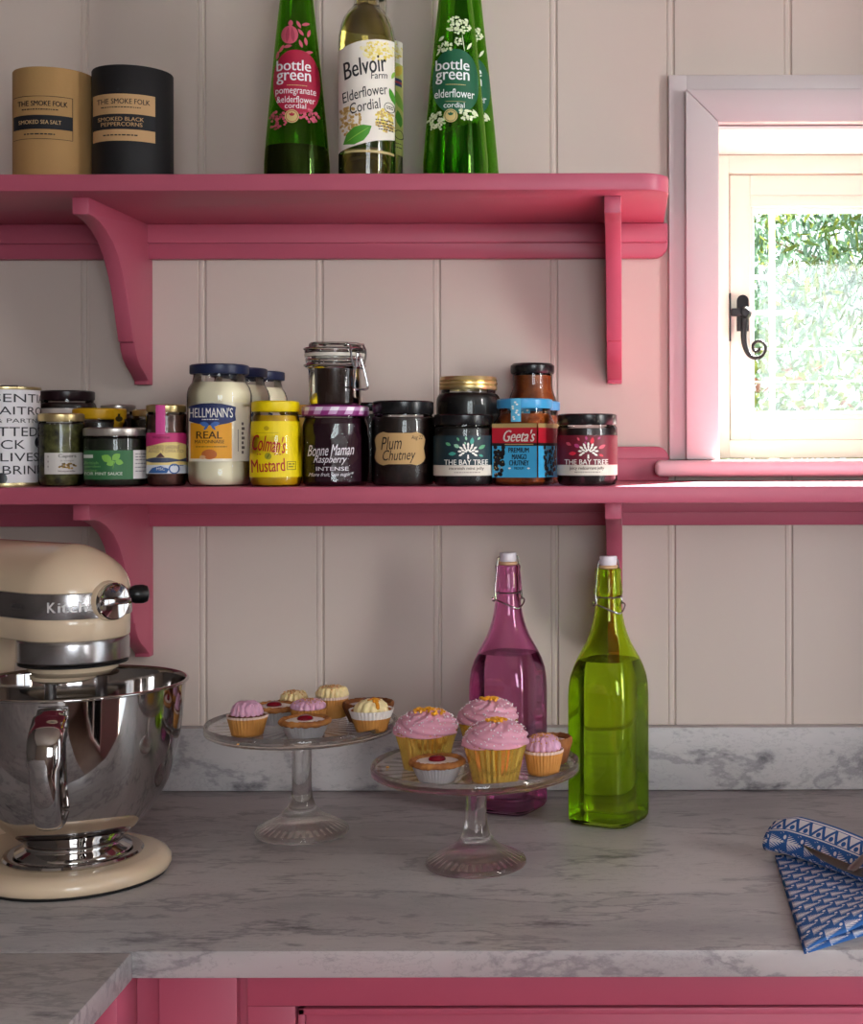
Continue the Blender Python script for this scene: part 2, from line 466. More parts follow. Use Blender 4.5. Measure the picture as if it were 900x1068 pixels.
# ------------------------------------------------------------------ shelves
def bracket(x0, x1, dz):
    out = [(-.0005, 0), (-.227, 0), (-.227, -.0201), (-.2100, -.0205), (-.192, -.0231), (-.170, -.030), (-.147, -.0412), (-.128, -.057), (-.112, -.0782), (-.100, -.099), (-.092, -.1182), (-.084, -.138), (-.0765, -.1575),
           (-.0755, -.1590), (-.0715, -.1590), (-.0690, -.168), (-.0600, -.180), (-.0480, -.189), (-.032, -.197), (-.0215, -.2035), (-.0170, -.2060), (-.0170, -.2107), (-.0005, -.2107)]
    bm = BM(); prism(bm, out, x0, x1, 'yz', .0012)
    for v in bm.verts: v.co.z += dz
    return bm

def shelf(name, label, top, x1, rounded, apron_h, upstand):
    t = thing(name, label, 'shelf', (0, 0, top))
    r = .032
    if rounded: out = [(XL+.002, -.0005), (XL+.002, -SD)]+arc(x1-r, -SD+r, r, -90, 0, 8)+[(x1, -.0005)]
    else: out = [(XL+.002, -.0005), (XL+.002, -SD), (x1, -SD), (x1, -.0005)]
    bm = BM(); prism(bm, out, -SH, 0, 'xy', .0022)
    obj('shelf_board', bm, M['pink'], t)
    ax = .0530 if rounded else x1
    bm = BM(); h = apron_h; q = .018
    lo = [(XL+.002, -SH), (XL+.002, -SH-h)]+([*arc(ax-q, -SH-h+q, q, -90, 0, 6)] if rounded else [(ax, -SH-h)])+[(ax, -SH)]
    prism(bm, lo, -.016, -.0005, 'xz', .002)
    up = [(XL+.002, -SH), (XL+.002, -SH-h*.56), (ax-.001, -SH-h*.56), (ax-.001, -SH)]
    prism(bm, up, -.0215, -.015, 'xz', .0015)
    obj('apron', bm, M['pink'], t)
    if upstand:
        bm = BM(); q = .016
        prism(bm, [(XL+.002, 0), (.0535, 0)]+arc(.0535-q, upstand-q, q, 0, 90, 6)+[(XL+.002, upstand)], -.016, -.0005, 'xz', .002)
        prism(bm, [(XL+.002, 0), (.0525, 0), (.0525, upstand*.66), (XL+.002, upstand*.66)], -.0205, -.015, 'xz', .0015)
        obj('upstand', bm, M['pink'], t)
    for bx in (-.6500, -.0273): obj('bracket', bracket(bx, bx+.0195, -SH), M['pink'], t)
    return t
shelf('wall_shelf', 'pink painted upper shelf with rounded end holding cordial bottles and two tubes', ST, .0480, True, .045, 0)
shelf('wall_shelf', 'pink painted lower shelf holding the row of jars and running under the window', LT, XR-.002, False, .039, .045)

# ------------------------------------------------------------------ worktop and cupboards
bm = BM(); box(bm, XL+.002, XR-.002, -.618, -.0005, CT-.025, CT, .0022)
tag(obj('worktop', bm, M['marble']), 'grey veined marble worktop running along the panelled wall', 'worktop')
bm = BM(); prism(bm, [(XL+.002, -.6184), (XL+.002, -2.4), (-.392, -2.4), (-.446, -.6184)], CT-.0257, CT-.0005, 'xy', .0022)
tag(obj('worktop', bm, M['marble']), 'grey veined marble worktop return coming forward at bottom left corner', 'worktop')
bm = BM(); box(bm, XL+.002, XR-.002, -.0205, -.0008, CT+.0004, .983, .0015)
tag(obj('splashback', bm, M['marble']), 'low marble upstand strip along the back of the worktop', 'splashback')

cb = thing('base_cabinet', 'pink base cabinet with beaded drawer fronts below the long worktop', 'cabinet', (0, 0, 0))
ytop = CT-.0255
bm = BM()
box(bm, -.340, XR-.004, -.560, -.022, .1, ytop-.02); box(bm, -.340, XR-.004, -.52, -.03, .0005, .1)
obj('carcass', bm, M['pink'], cb)
bm = BM()
box(bm, -.4285, -.3575, -.600, -.56, .0, ytop, .001)
obj('corner_post', bm, M['pink'], cb)
bm = BM(); box(bm, -.3575, -.3480, -.590, -.56, .0, ytop, .0005)
obj('bead_strip', bm, M['pink'], cb)
fx = [-.3040, .330, .660]; zt, zb = .8432, .690
bm = BM()
yb, yf = -.560, -.600
box(bm, -.3480, XR-.004, yf, yb, zt, ytop, .001)
for a, b in ((-.3480, fx[0]), (fx[1]-.018, fx[1]+.018), (fx[2]-.018, fx[2]+.018), (.965, XR-.004)): box(bm, a, b, yf, yb, .1, zt, .001)
box(bm, -.3480, XR-.004, yf, yb, zb-.03, zb, .001); box(bm, -.3480, XR-.004, yf, yb, .06, .1, .001)
obj('face_frame', bm, M['pink'], cb)
def front(name, x0, x1, z0, z1, kn):
    bm = BM(); g = .0022; x0 += g; x1 -= g; z0 += g; z1 -= g
    box(bm, x0, x1, -.594, -.565, z0, z1)
    for q, w, y in ((0, .0060, -.6005),):
        for b in ((x0+q, x0+q+w, z0+q, z1-q), (x1-q-w, x1-q, z0+q, z1-q), (x0+q, x1-q, z0+q, z0+q+w), (x0+q, x1-q, z1-q-w, z1-q)): box(bm, b[0], b[1], y, -.58, b[2], b[3], .0008)
    box(bm, x0+.0065, x1-.0065, -.5980, -.58, z0+.0065, z1-.0065, .001)
    o = obj(name, bm, M['pink'], cb)
    t = bmesh.new(); lathe(t, [(.004, 0), (.004, .012), (.012, .018), (.014, .024), (.010, .029), (0, .030)], 20)
    bm = BM(); join(bm, t, 0, Matrix.Translation(((x0+x1)/2, -.597, (z0+z1)/2 if kn == 0 else z1-.08)) @ Matrix.Rotation(PI/2, 4, 'X'))
    obj('knob', bm, M['iron'], o)
spans = ((fx[0], fx[1]-.018), (fx[1]+.018, fx[2]-.018), (fx[2]+.018, .965))
for a, b in spans: front('drawer', a, b, zb, zt, 0)
for a, b in spans: front('door', a, b, .1, zb-.03, 1)

rb = thing('base_cabinet', 'pink base cabinet under the worktop return at bottom left', 'cabinet', (0, 0, 0))
bm = BM()
prism(bm, [(XL+.004, -.560), (XL+.004, -2.38), (-.424, -2.38), (-.476, -.625), (-.476, -.560)], .0005, CT-.0262, 'xy')
obj('carcass', bm, M['pink'], rb)
bm = BM(); box(bm, -.4755, -.4290, -.586, -.5605, .0005, CT-.0262)
obj('corner_filler', bm, M['pink'], rb)
bm = BM(); box(bm, -.4755, -.4525, -.640, -.5865, .0005, CT-.0262, .001)
obj('end_stile', bm, M['pink'], rb)

# ------------------------------------------------------------------ jars, tins and bottles on the shelves
class PxLabel(Label):
    """shapes given where the photograph shows them; build() turns them into sizes on the curved side"""
    def __init__(s, c, d, rf, z0, Xc=None):
        super().__init__(); s.c, s.d, s.z0 = c, d, z0
        s.rf = rf if callable(rf) else (lambda z: rf)
        s.phi = math.degrees(math.atan2(-X(c, d), d))
    def B(s, x0, y0, x1, y1, m, l=0): return s.rect(x0, -y1, x1, -y0, m, l)
    def T(s, t, x0, y0, x1, y1, m, l=2, **k): return s.text(t, x0, -y1, x1, -y0, m, l, **k)
    def E(s, cx, cy, rx, ry, m, l=1, **k): return s.ell(cx, -cy, rx, ry, m, l, **k)
    def Lf(s, cx, cy, L, w, rot, m, l=1): return s.leaf(cx, -cy, L, w, rot, m, l)
    def Pg(s, pts, m, l=0): return s.poly([(x, -y) for x, y in pts], m, l)
    def Ln(s, x0, x1, ys, h, m, l=2): return s.lines(x0, x1, [-y-h for y in ys], h, m, l)
    def put(s, name, parent, du=.003, dv=0, off=.0004):
        rr = s.rf(.05)
        for v in s.bm.verts:
            r = s.rf(Z(-v.co.y, s.d)-s.z0)
            dd = s.d-r*.95
            z = Z(-v.co.y, dd)-s.z0; r = s.rf(z)
            q = (v.co.x-s.c)/(r*FPX/(s.d-r*.1))
            v.co.x = math.asin(max(-.99, min(.99, q)))*rr; v.co.y = z
        def f(u, v, l):
            r = s.rf(v)+off+.00013*l; a = rad(s.phi)+u/rr
            return Vector((r*sin(a), -r*cos(a), v))
        return s.build(name, parent, f, du, dv)

def ink(h, rough=.5, metal=0): 
    k = (h, rough, metal)
    if k not in M: M[k] = P('print_'+h.strip('#').lower(), h, rough, metal)
    return M[k]
WH, BK = '#F0ECE4', '#1A1A1C'
M['clear'] = thin('jar_glass', (.96, .97, .96))
M['gold_lid'] = P('gold_lid', '#D6C08A', .34, .9)
M['silver_lid'] = P('silver_lid', '#C3BDB6', .3, .85)
M['black_lid'] = P('black_lid', '#151517', .25)
M['navy_lid'] = P('navy_lid', '#1E2748', .35)
M['plum_lid'] = P('dark_plum_lid', '#231319', .3)
M['blue_lid'] = P('sky_blue_lid', '#3F9BD0', .3)
M['yellow_lid'] = P('yellow_lid', '#F2D400', .4)
M['wire'] = P('steel_wire', '#B9B9BC', .25, 1)

def jarprof(r, h, hl, rn, sh, base=.006):
    zs = h-hl-sh
    p = [(0, .0015), (r-base, 0), (r-base*.35, base*.25), (r, base)]
    p += [(r, zs*.5), (r, zs)]
    for k in range(1, 7):
        t = k/6*PI/2; p.append((rn+(r-rn)*cos(t), zs+(sh*.75)*sin(t)))
    p += [(rn, h-hl*.3)]
    return p
def inset(p, q, top):
    out = [(0, p[0][1]+.0012)]
    for r, z in p[1:]:
        if z > top: break
        out.append((max(r-q, .001), max(z, .0013)+.0004))
    out += [(max(out[-1][0]-.0005, .001), top), (0, top+.0003)]
    return out
def lidprof(r, h, hl, rn, roll=.0016):
    return [(0, h), (r-.004, h), (r-.0035, h-.0006), (r-roll, h-.0004), (r, h-roll), (r, h-hl+roll*.8), (r-roll*.4, h-hl), (rn+.0002, h-hl), (rn+.0002, h-hl*.5)]

def jar(name, label, cat, px, d, z, r, h, hl, rl, lid, fill, top=None, rn=None, sh=.006, group=None, bands=None):
    t = thing(name, label, cat, (X(px, d), CY+d, z+.0002), 0, group)
    rn = rn or rl-.0015
    p = jarprof(r, h, hl, rn, sh)
    obj('glass_body', lathe(BM(), p, 48), M['clear'], t)
    obj('contents', lathe(BM(), inset(p, .0016, top or h-hl-.004), 40), fill, t)
    pr = lidprof(rl, h, hl, rn)
    if bands:
        pr = pr[:4]+[q for b in bands for q in ((rl, h-b+.0012), (rl-.0012, h-b), (rl, h-b-.0012))]+[(rl, h-hl+.001)]+pr[-3:]
    obj('lid', lathe(BM(), pr, 56), lid, t)
    return t

F = {k: P('fill_'+k, c, .4, var=v) for k, c, v in (
    ('mayonnaise', '#FBF1D6', None), ('mustard', '#D9A900', None), ('raspberry_jam', '#2A0A1C', None), ('plum_chutney', '#2A1512', (160, '#180A08')), ('dark_jelly', '#121012', None),
    ('mango_chutney', '#A8551C', (120, '#7A3410')), ('capers', '#6E6C3A', (115, '#2C2B12')), ('mint_sauce', '#14190F', (150, '#262C1C')), ('fish_paste', '#6A4238', (140, '#4A2A22')), ('redcurrant_jelly', '#1E080C', None),
    ('dark_preserve', '#1D0F0B', None), ('amber_jam', '#9A4E18', (90, '#7A360C')), ('dark_brown', '#1E1210', None))}

# upper shelf: two cardboard tubes
def canister(label, px, d, r, h, col, rim, tan, dark, words, x0, x1, y0, y1, by0, by1, on_dark):
    t = thing('cardboard_tube', label, 'tube', (X(px, d), CY+d, ST+.0002))
    obj('body', lathe(BM(), [(0, .003), (r-.002, .003), (r-.001, 0), (r, .0008), (r, h-.0012), (r-.0006, h), (r-.002, h), (r-.0028, h-.001), (r-.003, h-.006), (0, h-.006)], 72), [col], t)
    L = PxLabel(px, d, r, ST)
    if on_dark: L.B(x0, y0, x1, y1, ink(tan, .7), 0)
    m = ink(dark, .7); q = .5
    if not on_dark:
        for b in ((x0, y0, x1, y0+q), (x0, y1-q, x1, y1), (x1-q, y0, x1, y1)): L.B(*b, m, 1)
    L.B(x0, by0, x1, by1, m, 1)
    L.T('THE SMOKE FOLK', x0+4, y0+5, x1-5, y0+10.5, m, 2, bold=.01)
    L.Ln(x0+8, x1-14, [y0+13.5], 1.0, m)
    n = len(words)
    for i, w in enumerate(words):
        hh = (by1-by0-5)/max(n, 1.7); ya = (by0+by1)/2-hh*n/2+i*hh+.7
        L.T(w, x0+5+3*i, ya, x1-11-1.5*i, ya+hh-1.4, ink(tan, .7), 3, bold=.01)
    L.Ln(x0+10, x1-17, [(by1+y1)/2-.6], 1.3, m)
    L.put('label', t)
kraft = P('kraft_card', '#AE8856', .75, bump=(300, .06)); blackcard = P('black_card', '#121114', .6)
canister('plain brown kraft cardboard tube at left end of upper shelf', 57, 1.75, .0466, .1385, kraft, None, '#C9A878', '#15161C', ['SMOKED SEA SALT'], 19, 75, 99, 144, 119, 133.5, False)
canister('black cardboard tube with brown paper label on upper shelf', 139.5, 1.75, .0473, .1405, blackcard, None, '#C09A6C', '#15161C', ['SMOKED BLACK', 'PEPPERCORNS'], 101, 161, 97, 146, 118, 134, True)

# upper shelf: cordial bottles
M['green_glass'] = glass('bottle_green_glass', (.50, .76, .27))
M['clear_glass'] = glass('clear_bottle_glass', (.96, .97, .93))
def shell(prof, t=.0028, zin=.005):
    inn = [(max(r-t, .004), max(z, zin)) for r, z in prof if r > .006]
    return prof+[(inn[-1][0], prof[-1][1])]+inn[::-1]+[(0, zin)]
CON = interp([(0, .0375), (.006, .0392), (.03, .0392), (.06, .0368), (.12, .0312), (.18, .0253), (.235, .0193), (.27, .0158), (.30, .0150)])
def cordial(label, px, d, oval, pink, dark_fill):
    t = thing('cordial_bottle', label, 'bottle', (X(px, d), CY+d, ST+.0002), 0, None)
    zz = [.006, .012, .02, .03, .045, .06, .08, .1, .12, .15, .18, .21, .235, .255, .27, .285, .30, .325]
    prof = [(0, .003), (.034, .0), (.0375, .0012)]+[(CON(z), z) for z in zz]
    obj('glass_body', lathe(BM(), shell(prof), 64), M['green_glass'], t)
    top = .049
    if dark_fill:
        obj('contents', lathe(BM(), [(0, .0045), (.0376, .0045), (CON(.03)-.0007, .012), (CON(.03)-.0007, .03), (CON(top)-.0007, top), (0, top)], 48), F['raspberry_jam'], t)
    obj('cap', lathe(BM(), [(.0158, .300), (.0172, .301), (.0172, .332), (.015, .334), (0, .334)], 40), M['gold_lid'], t)
    k = 1.75/d
    L = PxLabel(px, d, CON, ST)
    o = ink(oval); w = ink('#EEF0F2'); g = ink('#CDB878')
    fl = ink('#C9566C') if pink else ink('#D8DFC0'); fl2 = ink('#A83C54') if pink else ink('#B9C79A')
    P0 = px
    def yy(y): return 181+(y-181)*k
    def xx(x): return P0+x*k
    L.poly([(xx(23.5*math.copysign(abs(cos(a))**.85, cos(a))), -(yy(85)+33.5*k*math.copysign(abs(sin(a))**.85, sin(a)))) for a in [2*PI*i/36 for i in range(36)]], o, 1)
    def tx(s, x0, y0, x1, y1, m=w, **q): L.T(s, xx(x0), yy(y0), xx(x1), yy(y1), m, 2, **q)
    tx('bottle', -20, 62, 14, 73.2, bold=.012); tx('green', -20, 75.2, 14, 87.6, bold=.012)
    L.Ln(xx(-10), xx(10), [yy(88.2)], .7, g)
    if pink: tx('pomegranate', -21, 91.5, 19, 99.5); tx('&elderflower', -20, 99.8, 18, 106.6)
    else: tx('elderflower', -21, 93, 19, 102)
    L.B(xx(-10), yy(106.0), xx(10), yy(106.3), g, 2); tx('cordial', -12, 107.2, 9, 112.6)
    L.E(xx(-5), yy(121), 7, 7, g, 3); L.ring(xx(-5), -yy(121), 6, .6, o, 4)
    for q in (50, 90, 130): L.Lf(xx(-5)+2.2*cos(rad(q)), yy(121)-2.2*sin(rad(q)), 4, 2, q, o, 4)
    rr = random.Random(3)
    def umbel(cx, cy, rx, ry, n, s):
        for i in range(n):
            a = rr.uniform(0, 2*PI); q = math.sqrt(rr.random())
            L.E(xx(cx+rx*q*cos(a)), yy(cy+ry*q*sin(a)), s*rr.uniform(.7, 1.3), s*rr.uniform(.7, 1.2), fl if i % 3 else fl2, 1+(i % 2)*.5, n=7)
    if pink:
        L.E(xx(-7), yy(36), 8.5, 9.5, fl, .5); L.Lf(xx(-9), yy(36), 16, 4, 84, fl2, 1); L.Lf(xx(-4), yy(36), 16, 4, 96, fl2, 1); L.Lf(xx(-6), yy(24), 7, 5, 90, fl, .6)
        for cx, cy, a in ((2, 25, 120), (9, 24, 20), (12, 33, 75), (4, 33, 130), (9, 42, 100), (4, 45, 110), (12, 53, 20), (-15, 50, 60), (-9, 48, 10), (-19, 56, 80)): L.Lf(xx(cx), yy(cy), 9, 3.4, a, fl, .7)
        umbel(-19, 125, 9, 10, 40, 1.4); umbel(12, 119, 10, 7, 40, 1.5)
    else:
        umbel(3, 27, 12, 9, 70, 1.3); umbel(-10, 49, 8, 5, 26, 1.3); umbel(3, 44, 4, 4, 14, 1.2)
        umbel(-19, 126, 10, 10, 60, 1.3); umbel(11, 119, 9, 6, 34, 1.4)
        for cx, cy, L_, w_, a in ((8, 45, 20, 1.0, 98), (14, 47, 10, 2.6, 60), (-14, 40, 7, 3.5, 40), (-17, 54, 8, 2, 55), (20, 116, 9, 3, 130)): L.Lf(xx(cx), yy(cy), L_, w_, a, fl, .7)
    L.put('label', t, dv=.012)
    return t
cordial('green glass cordial bottle with red oval label and dark cordial', 310.5, 1.75, '#A8123A', True, True)
cordial('front of the two green cordial bottles with green oval labels', 476, 1.745, '#0F5A3C', False, False)
cordial('green cordial bottle half hidden behind another at right end of upper shelf', 489.5, 1.852, '#0F5A3C', False, False)

M['yellow_liquid'] = glass('pale_cordial', (.93, .86, .58), 1.34)
def farm(label, px, d, turn):
    t = thing('cordial_bottle', label, 'bottle', (X(px, d), CY+d, ST+.0002), rad(turn))
    R_ = .0341
    prof = [(0, .004), (.029, .0), (.0325, .0012), (R_, .005), (R_, .09), (R_, .172), (.0335, .182), (.0318, .192), (.0282, .203), (.0228, .2115), (.0175, .217), (.0155, .221), (.0145, .226), (.0145, .265)]
    obj('glass_body', lathe(BM(), shell(prof, .0024), 64), M['clear_glass'], t)
    obj('contents', lathe(BM(), [(0, .0062), (.0305, .0062), (.0315, .01), (.0315, .172), (.0309, .182), (.0292, .192), (.0256, .203), (.0202, .2115), (.0150, .217), (.0129, .221), (.012, .226), (0, .2262)], 48), M['yellow_liquid'], t)
    obj('cap', lathe(BM(), [(.0150, .258), (.016, .259), (.016, .285), (.0145, .287), (0, .287)], 36), M['silver_lid'], t)
    L = PxLabel(px, d, R_, ST)
    paper, y1, y2, gr, gr2, bk = ink('#EDE6DC'), ink('#E0C64A'), ink('#C9A868'), ink('#4E9A2E'), ink('#8CC04A'), ink('#202024')
    o = px-383.5
    L.Pg([(o+354.6, 50), (o+362, 47), (o+375, 43), (o+392, 40), (o+411.8, 37), (o+411.8, 141), (o+392, 146), (o+372, 151.5), (o+361, 154.5), (o+354.6, 157)], paper, 0)
    L.B(o+361, 156, o+411, 158.5, ink('#C7B47E'), 0)
    rr = random.Random(5)
    def blob(cx, cy, rx, ry, n, ms, inside):
        for i in range(n):
            a = rr.uniform(0, 2*PI); q = math.sqrt(rr.random()); x, y = o+cx+rx*q*cos(a), cy+ry*q*sin(a)
            if inside(x-o, y): L.E(x, y, rr.uniform(1, 1.9), rr.uniform(1, 1.9), ms[i % len(ms)], 1+(i % 3)*.3, n=6)
    okf = lambda x, y: 356.5 < x < 411 and 52-(x-355)*.25 < y < 153-(x-356)*.23
    blob(394, 48, 17, 14, 150, (y1, ink('#EAD774'), ink('#F0E6B0')), okf)
    blob(363, 126, 15, 15, 120, (y2, ink('#D8BC80'), ink('#B8924E')), okf); blob(402, 124, 11, 12, 90, (y1, ink('#E8D670'), y2), okf)
    L.Lf(o+374, 140, 34, 17, 33, gr, 2); L.Lf(o+374, 140, 30, 1, 33, gr2, 2.4); L.Lf(o+409, 96, 17, 6, 110, gr, 1.6); L.Lf(o+410, 73, 10, 3, 70, gr2, 1.6)
    L.T('Belvoir', o+358.5, 59, o+404, 77, bk, 3, shear=.3, bold=.008, rot=15); L.T('Farm', o+387, 73.5, o+404, 80.5, bk, 3, shear=.25, bold=.004, rot=10)
    L.T('Elderflower', o+358, 90, o+404.5, 101, bk, 3, shear=.25, bold=.0, rot=14); L.T('Cordial', o+366, 104, o+398, 115, bk, 3, shear=.25, bold=.0, rot=14)
    L.ring(o+406, -109, 5.5, .6, bk, 3); L.lines(o+403, o+409.5, [-110.5, -108.5], 1, bk, 3)
    for i in range(4): L.Ln(o+392+i, o+410, [123+i*3.2], 1.1, bk, 3)
    L.put('label', t)
    if turn:                                        # its side panel faces the room at the right
        L = PxLabel(px, d, R_, ST)
        L.B(px+14, 62, px+27.6, 158, ink('#CDD07A'), 4); L.Lf(px+22, 70, 16, 8, 60, y1, 5); L.Lf(px+22, 100, 26, 8, 115, gr2, 5); L.Lf(px+23, 120, 18, 7, 100, gr, 5); L.B(px+19, 78, px+26, 86, ink('#3E4A78'), 5); L.B(px+19, 81, px+26, 83, ink('#B8404A'), 6); L.ring(px+23, -137, 5, .7, bk, 6); L.Ln(px+18, px+26, [146, 150], 1, bk, 6)
        L.put('side_label', t)
    return t
farm('clear glass cordial bottle with white handwritten style label, pale yellow drink', 383.5, 1.74, 0)
farm('pale yellow cordial bottle peeking out behind the white labelled one', 392.5, 1.835, 1)

# lower shelf, from the left
d = 1.69
t = thing('tin_can', 'white tin with black capital letters and olives at left end of lower shelf', 'tin', (X(7.5, d), CY+d, LT+.0002))
r = .0365; h = .1165
rim = P('tin_rim', '#C2B184', .3, .9)
obj('body', lathe(BM(), [(0, .003), (r-.002, .003), (r-.0015, .0035), (r, .004), (r, h-.004), (r-.001, h-.003)], 56), ink('#DCD8DC', .35), t)
bm = BM(); lathe(bm, [(r-.001, .0052), (r+.0008, .0045), (r+.0012, .002), (r+.0006, 0), (r-.002, .0004), (r-.002, .003)], 56)
obj('bottom_rim', bm, rim, t)
bm = BM(); lathe(bm, [(0, h-.004), (r-.003, h-.004), (r-.0028, h-.0005), (r-.001, h), (r+.001, h-.0008), (r+.001, h-.003), (r-.0006, h-.0045)], 56)
obj('top_rim', bm, rim, t)
L = Label(); m = ink('#26232B'); ph = math.degrees(math.atan2(-X(7.5, d), d)); dF = d-r
for s_, a0, y0, a1, y1 in (('ESSENTIAL', -56, 409, 106, 418), ('WAITROSE', -46, 422.5, 108, 431), ('& PARTNERS', -19, 435, 90, 439.5), ('PITTED', -38, 444, 60, 453.5), ('BLACK', -64, 457.5, 31, 467), ('OLIVES', -40, 471, 63, 480), ('IN BRINE', -48, 484.5, 72, 493.5)):
    L.text(s_, r*rad(a0), Z(y1, dF)-LT, r*rad(a1), Z(y0, dF)-LT, m, 2)
L.build('lettering', t, wrap(r, 0, ph), .002)
L = PxLabel(7.5, d, r, LT)
for cx, cy in ((38, 460), (2, 498)):
    L = PxLabel(7.5, d, r, LT); L.E(cx, cy, 4.6 if cx > 30 else 5.5, 6.2, ink('#17171E', .3), 1); L.put('olive_print', t)

t = thing('paper_packet', 'brown paper packet with folded navy top behind the white tin', 'packet', (-.789, -.105, LT+.0004), rad(8))
bm = BM()
def ringr(w, dd, z, tilt=0): return [(-w, -dd, z-tilt), (w, -dd, z+tilt), (w, dd, z+tilt), (-w, dd, z-tilt)]
loft(bm, [ringr(.046, .022, 0), ringr(.048, .024, .05), ringr(.047, .016, .09), ringr(.046, .003, .119, .002)])
bmesh.ops.bevel(bm, geom=bm.edges[:], offset=.002, segments=2, affect='EDGES')
obj('bag', bm, P('packet_paper', '#7C6A5A', .6, bump=(80, .2)), t)
bm = BM(); box(bm, -.047, .022, -.0045, .0045, .117, .1235, .001)
obj('folded_top', bm, P('navy_tape', '#1B2036', .4), t)

t = jar('jar', 'squat jar with wide dark plum lid and white label behind the caper jar', 'jar', 70, 1.862, LT, .0362, .1185, .012, .0342, M['plum_lid'], F['dark_brown'], sh=.012)
L = PxLabel(70, 1.862, .0362, LT); L.B(38, 424.5, 102, 480, ink('#D5CCC6')); L.Ln(48, 92, [440, 447, 454], 1.6, ink('#5A4A48')); L.put('label', t)
t = jar('jar', 'small caper jar with gold lid and white label beside the white tin', 'jar', 64, 1.69, LT, .0258, .0855, .0095, .0258, M['gold_lid'], F['capers'], sh=.005)
L = PxLabel(64, 1.69, .0258, LT); k_ = ink('#3A3530')
L.B(48, 471, 85.8, 493.3, ink('#CFCAC6')); L.T('Capers', 61, 472.5, 78, 477, k_, 2, bold=.01); L.T('in vinegar', 63, 478, 76, 481, ink('#8A8480'), 2)
for i in range(26):
    a = RND.uniform(0, 2*PI); q = math.sqrt(RND.random()); L.E(69.5+8*q*cos(a), 485+2.8*q*sin(a), 1.3, 1.0, ink(('#8A6A2A', '#A8843A', '#6A5020')[i % 3]), 1+.4*(i % 3), n=7)
L.T('Nonpareille', 61, 489.2, 77, 491.6, k_, 2, bold=.01)
for i in range(6): L.B(51+.9*(i % 2), 474+i*2.6, 52, 476+i*2.6, ink('#8A8480'), 2)
L.put('label', t)
t = jar('jar', 'dark jar with bright yellow seal around its lid behind the green labelled jar', 'jar', 104, 1.78, LT, .0325, .0935, .013, .0318, P('amber_yellow_lid', '#DDA90E', .4), F['dark_brown'])
L = PxLabel(104, 1.78, .0318, LT); L.B(118, 425.8, 127.8, 440, ink('#D8A818'), 0); L.Pg([(118, 440), (127, 440), (125.5, 446), (117, 446)], ink('#D8A818'), 0); L.E(122.5, 435.5, 3.6, 3, ink('#3A2E10'), 1); L.B(121.3, 430, 123.7, 434, ink('#3A2E10'), 1); L.put('seal', t)
jar('jar', 'dark jar with silver lid at the back between yellow sealed and gold lidded jars', 'jar', 123.5, 1.862, LT, .0265, .1005, .009, .0215, M['silver_lid'], F['dark_brown'], sh=.01)
t = jar('jar', 'squat mint sauce jar with silver lid and green label', 'jar', 120.5, 1.69, LT, .0364, .0685, .0095, .0362, M['silver_lid'], F['mint_sauce'], sh=.005)
L = PxLabel(120.5, 1.69, .0364, LT); g = ink('#2F6A3E')
L.B(90, 468.5, 137.5, 499, g); L.B(137.5, 468.5, 152.5, 498.5, ink('#D6D2D2')); L.B(90, 473, 99, 476.5, ink('#D9DDD8'), 1)
for cx, cy, l_, w_, a in ((112, 477, 11, 8, 150), (121, 475.5, 10, 7, 40), (116, 482, 9, 6, 200), (124, 481, 8, 6, -15)): L.Lf(cx, cy, l_, w_, a, ink('#7DB84A'), 1)
L.Lf(118.5, 484, 9, 1.1, 80, ink('#5A9038'), 1.4)
for y, a in ((480, 104), (484, 106), (488, 103)): L.T({480: 'British', 484: 'garden', 488: 'mint'}[y], 91, y, a, y+3.2, ink('#6FA860'), 2, bold=.01)
L.T('FOR MINT SAUCE', 91, 491.3, 127, 494.4, ink('#D8DDD0'), 2, bold=.01)
L.Ln(139.5, 150, [472, 475, 478, 482, 486, 490], 1, ink('#77737A')); L.put('label', t)
jar('jar', 'small dark jar with gold lid tucked behind the pink labelled jar', 'jar', 157, 1.80, LT, .0225, .0925, .0085, .0218, M['gold_lid'], F['dark_brown'])
t = jar('jar', 'slim fish paste jar with gold lid and pink paper seal', 'jar', 173.5, 1.69, LT, .0232, .0955, .009, .0225, M['gold_lid'], F['fish_paste'], sh=.005)
L = PxLabel(173.5, 1.69, .0232, LT); pk = ink('#D8509A'); bl = ink('#2E5E9E')
L.B(163.4, 421.5, 172.5, 452, pk, 1.5); L.B(154, 450.5, 193, 493, ink('#E9D488'), 0)
L.Pg([(154, 450.5), (193, 450.5), (193, 463), (183, 460), (172, 460.5), (162, 463), (154, 465)], ink('#C22E74'), 1)
L.Pg([(163, 476), (168, 471), (172, 476)], ink('#5A3A3E'), 1)
L.Pg([(154, 478), (162, 476.2), (176, 476.5), (186, 478.5), (193, 476.5), (193, 481), (186, 480), (174, 481.5), (160, 481.5), (154, 480)], ink('#3E4660'), 1.5)
L.B(154, 484, 193, 493, ink('#D9DEE8'), 1)
L.Pg([(156, 492.5), (160, 487), (168, 485), (176, 488), (174, 492.5)], bl, 2); L.ring(181, -488, 5.4, 1.3, bl, 2); L.T('MSC', 164, 486.5, 172, 489.5, ink(WH), 3)
L.T('Waitrose', 160, 453.5, 177, 456.5, ink('#4A1230'), 2); L.T('COOKED SARDINE', 157, 463.5, 186, 467.5, ink('#7A4A50'), 2); L.T('AND TOMATO', 156, 468, 190, 471.2, ink('#A07A60'), 2)
L.Ln(178, 190, [484.2], .8, bl); L.put('label', t)

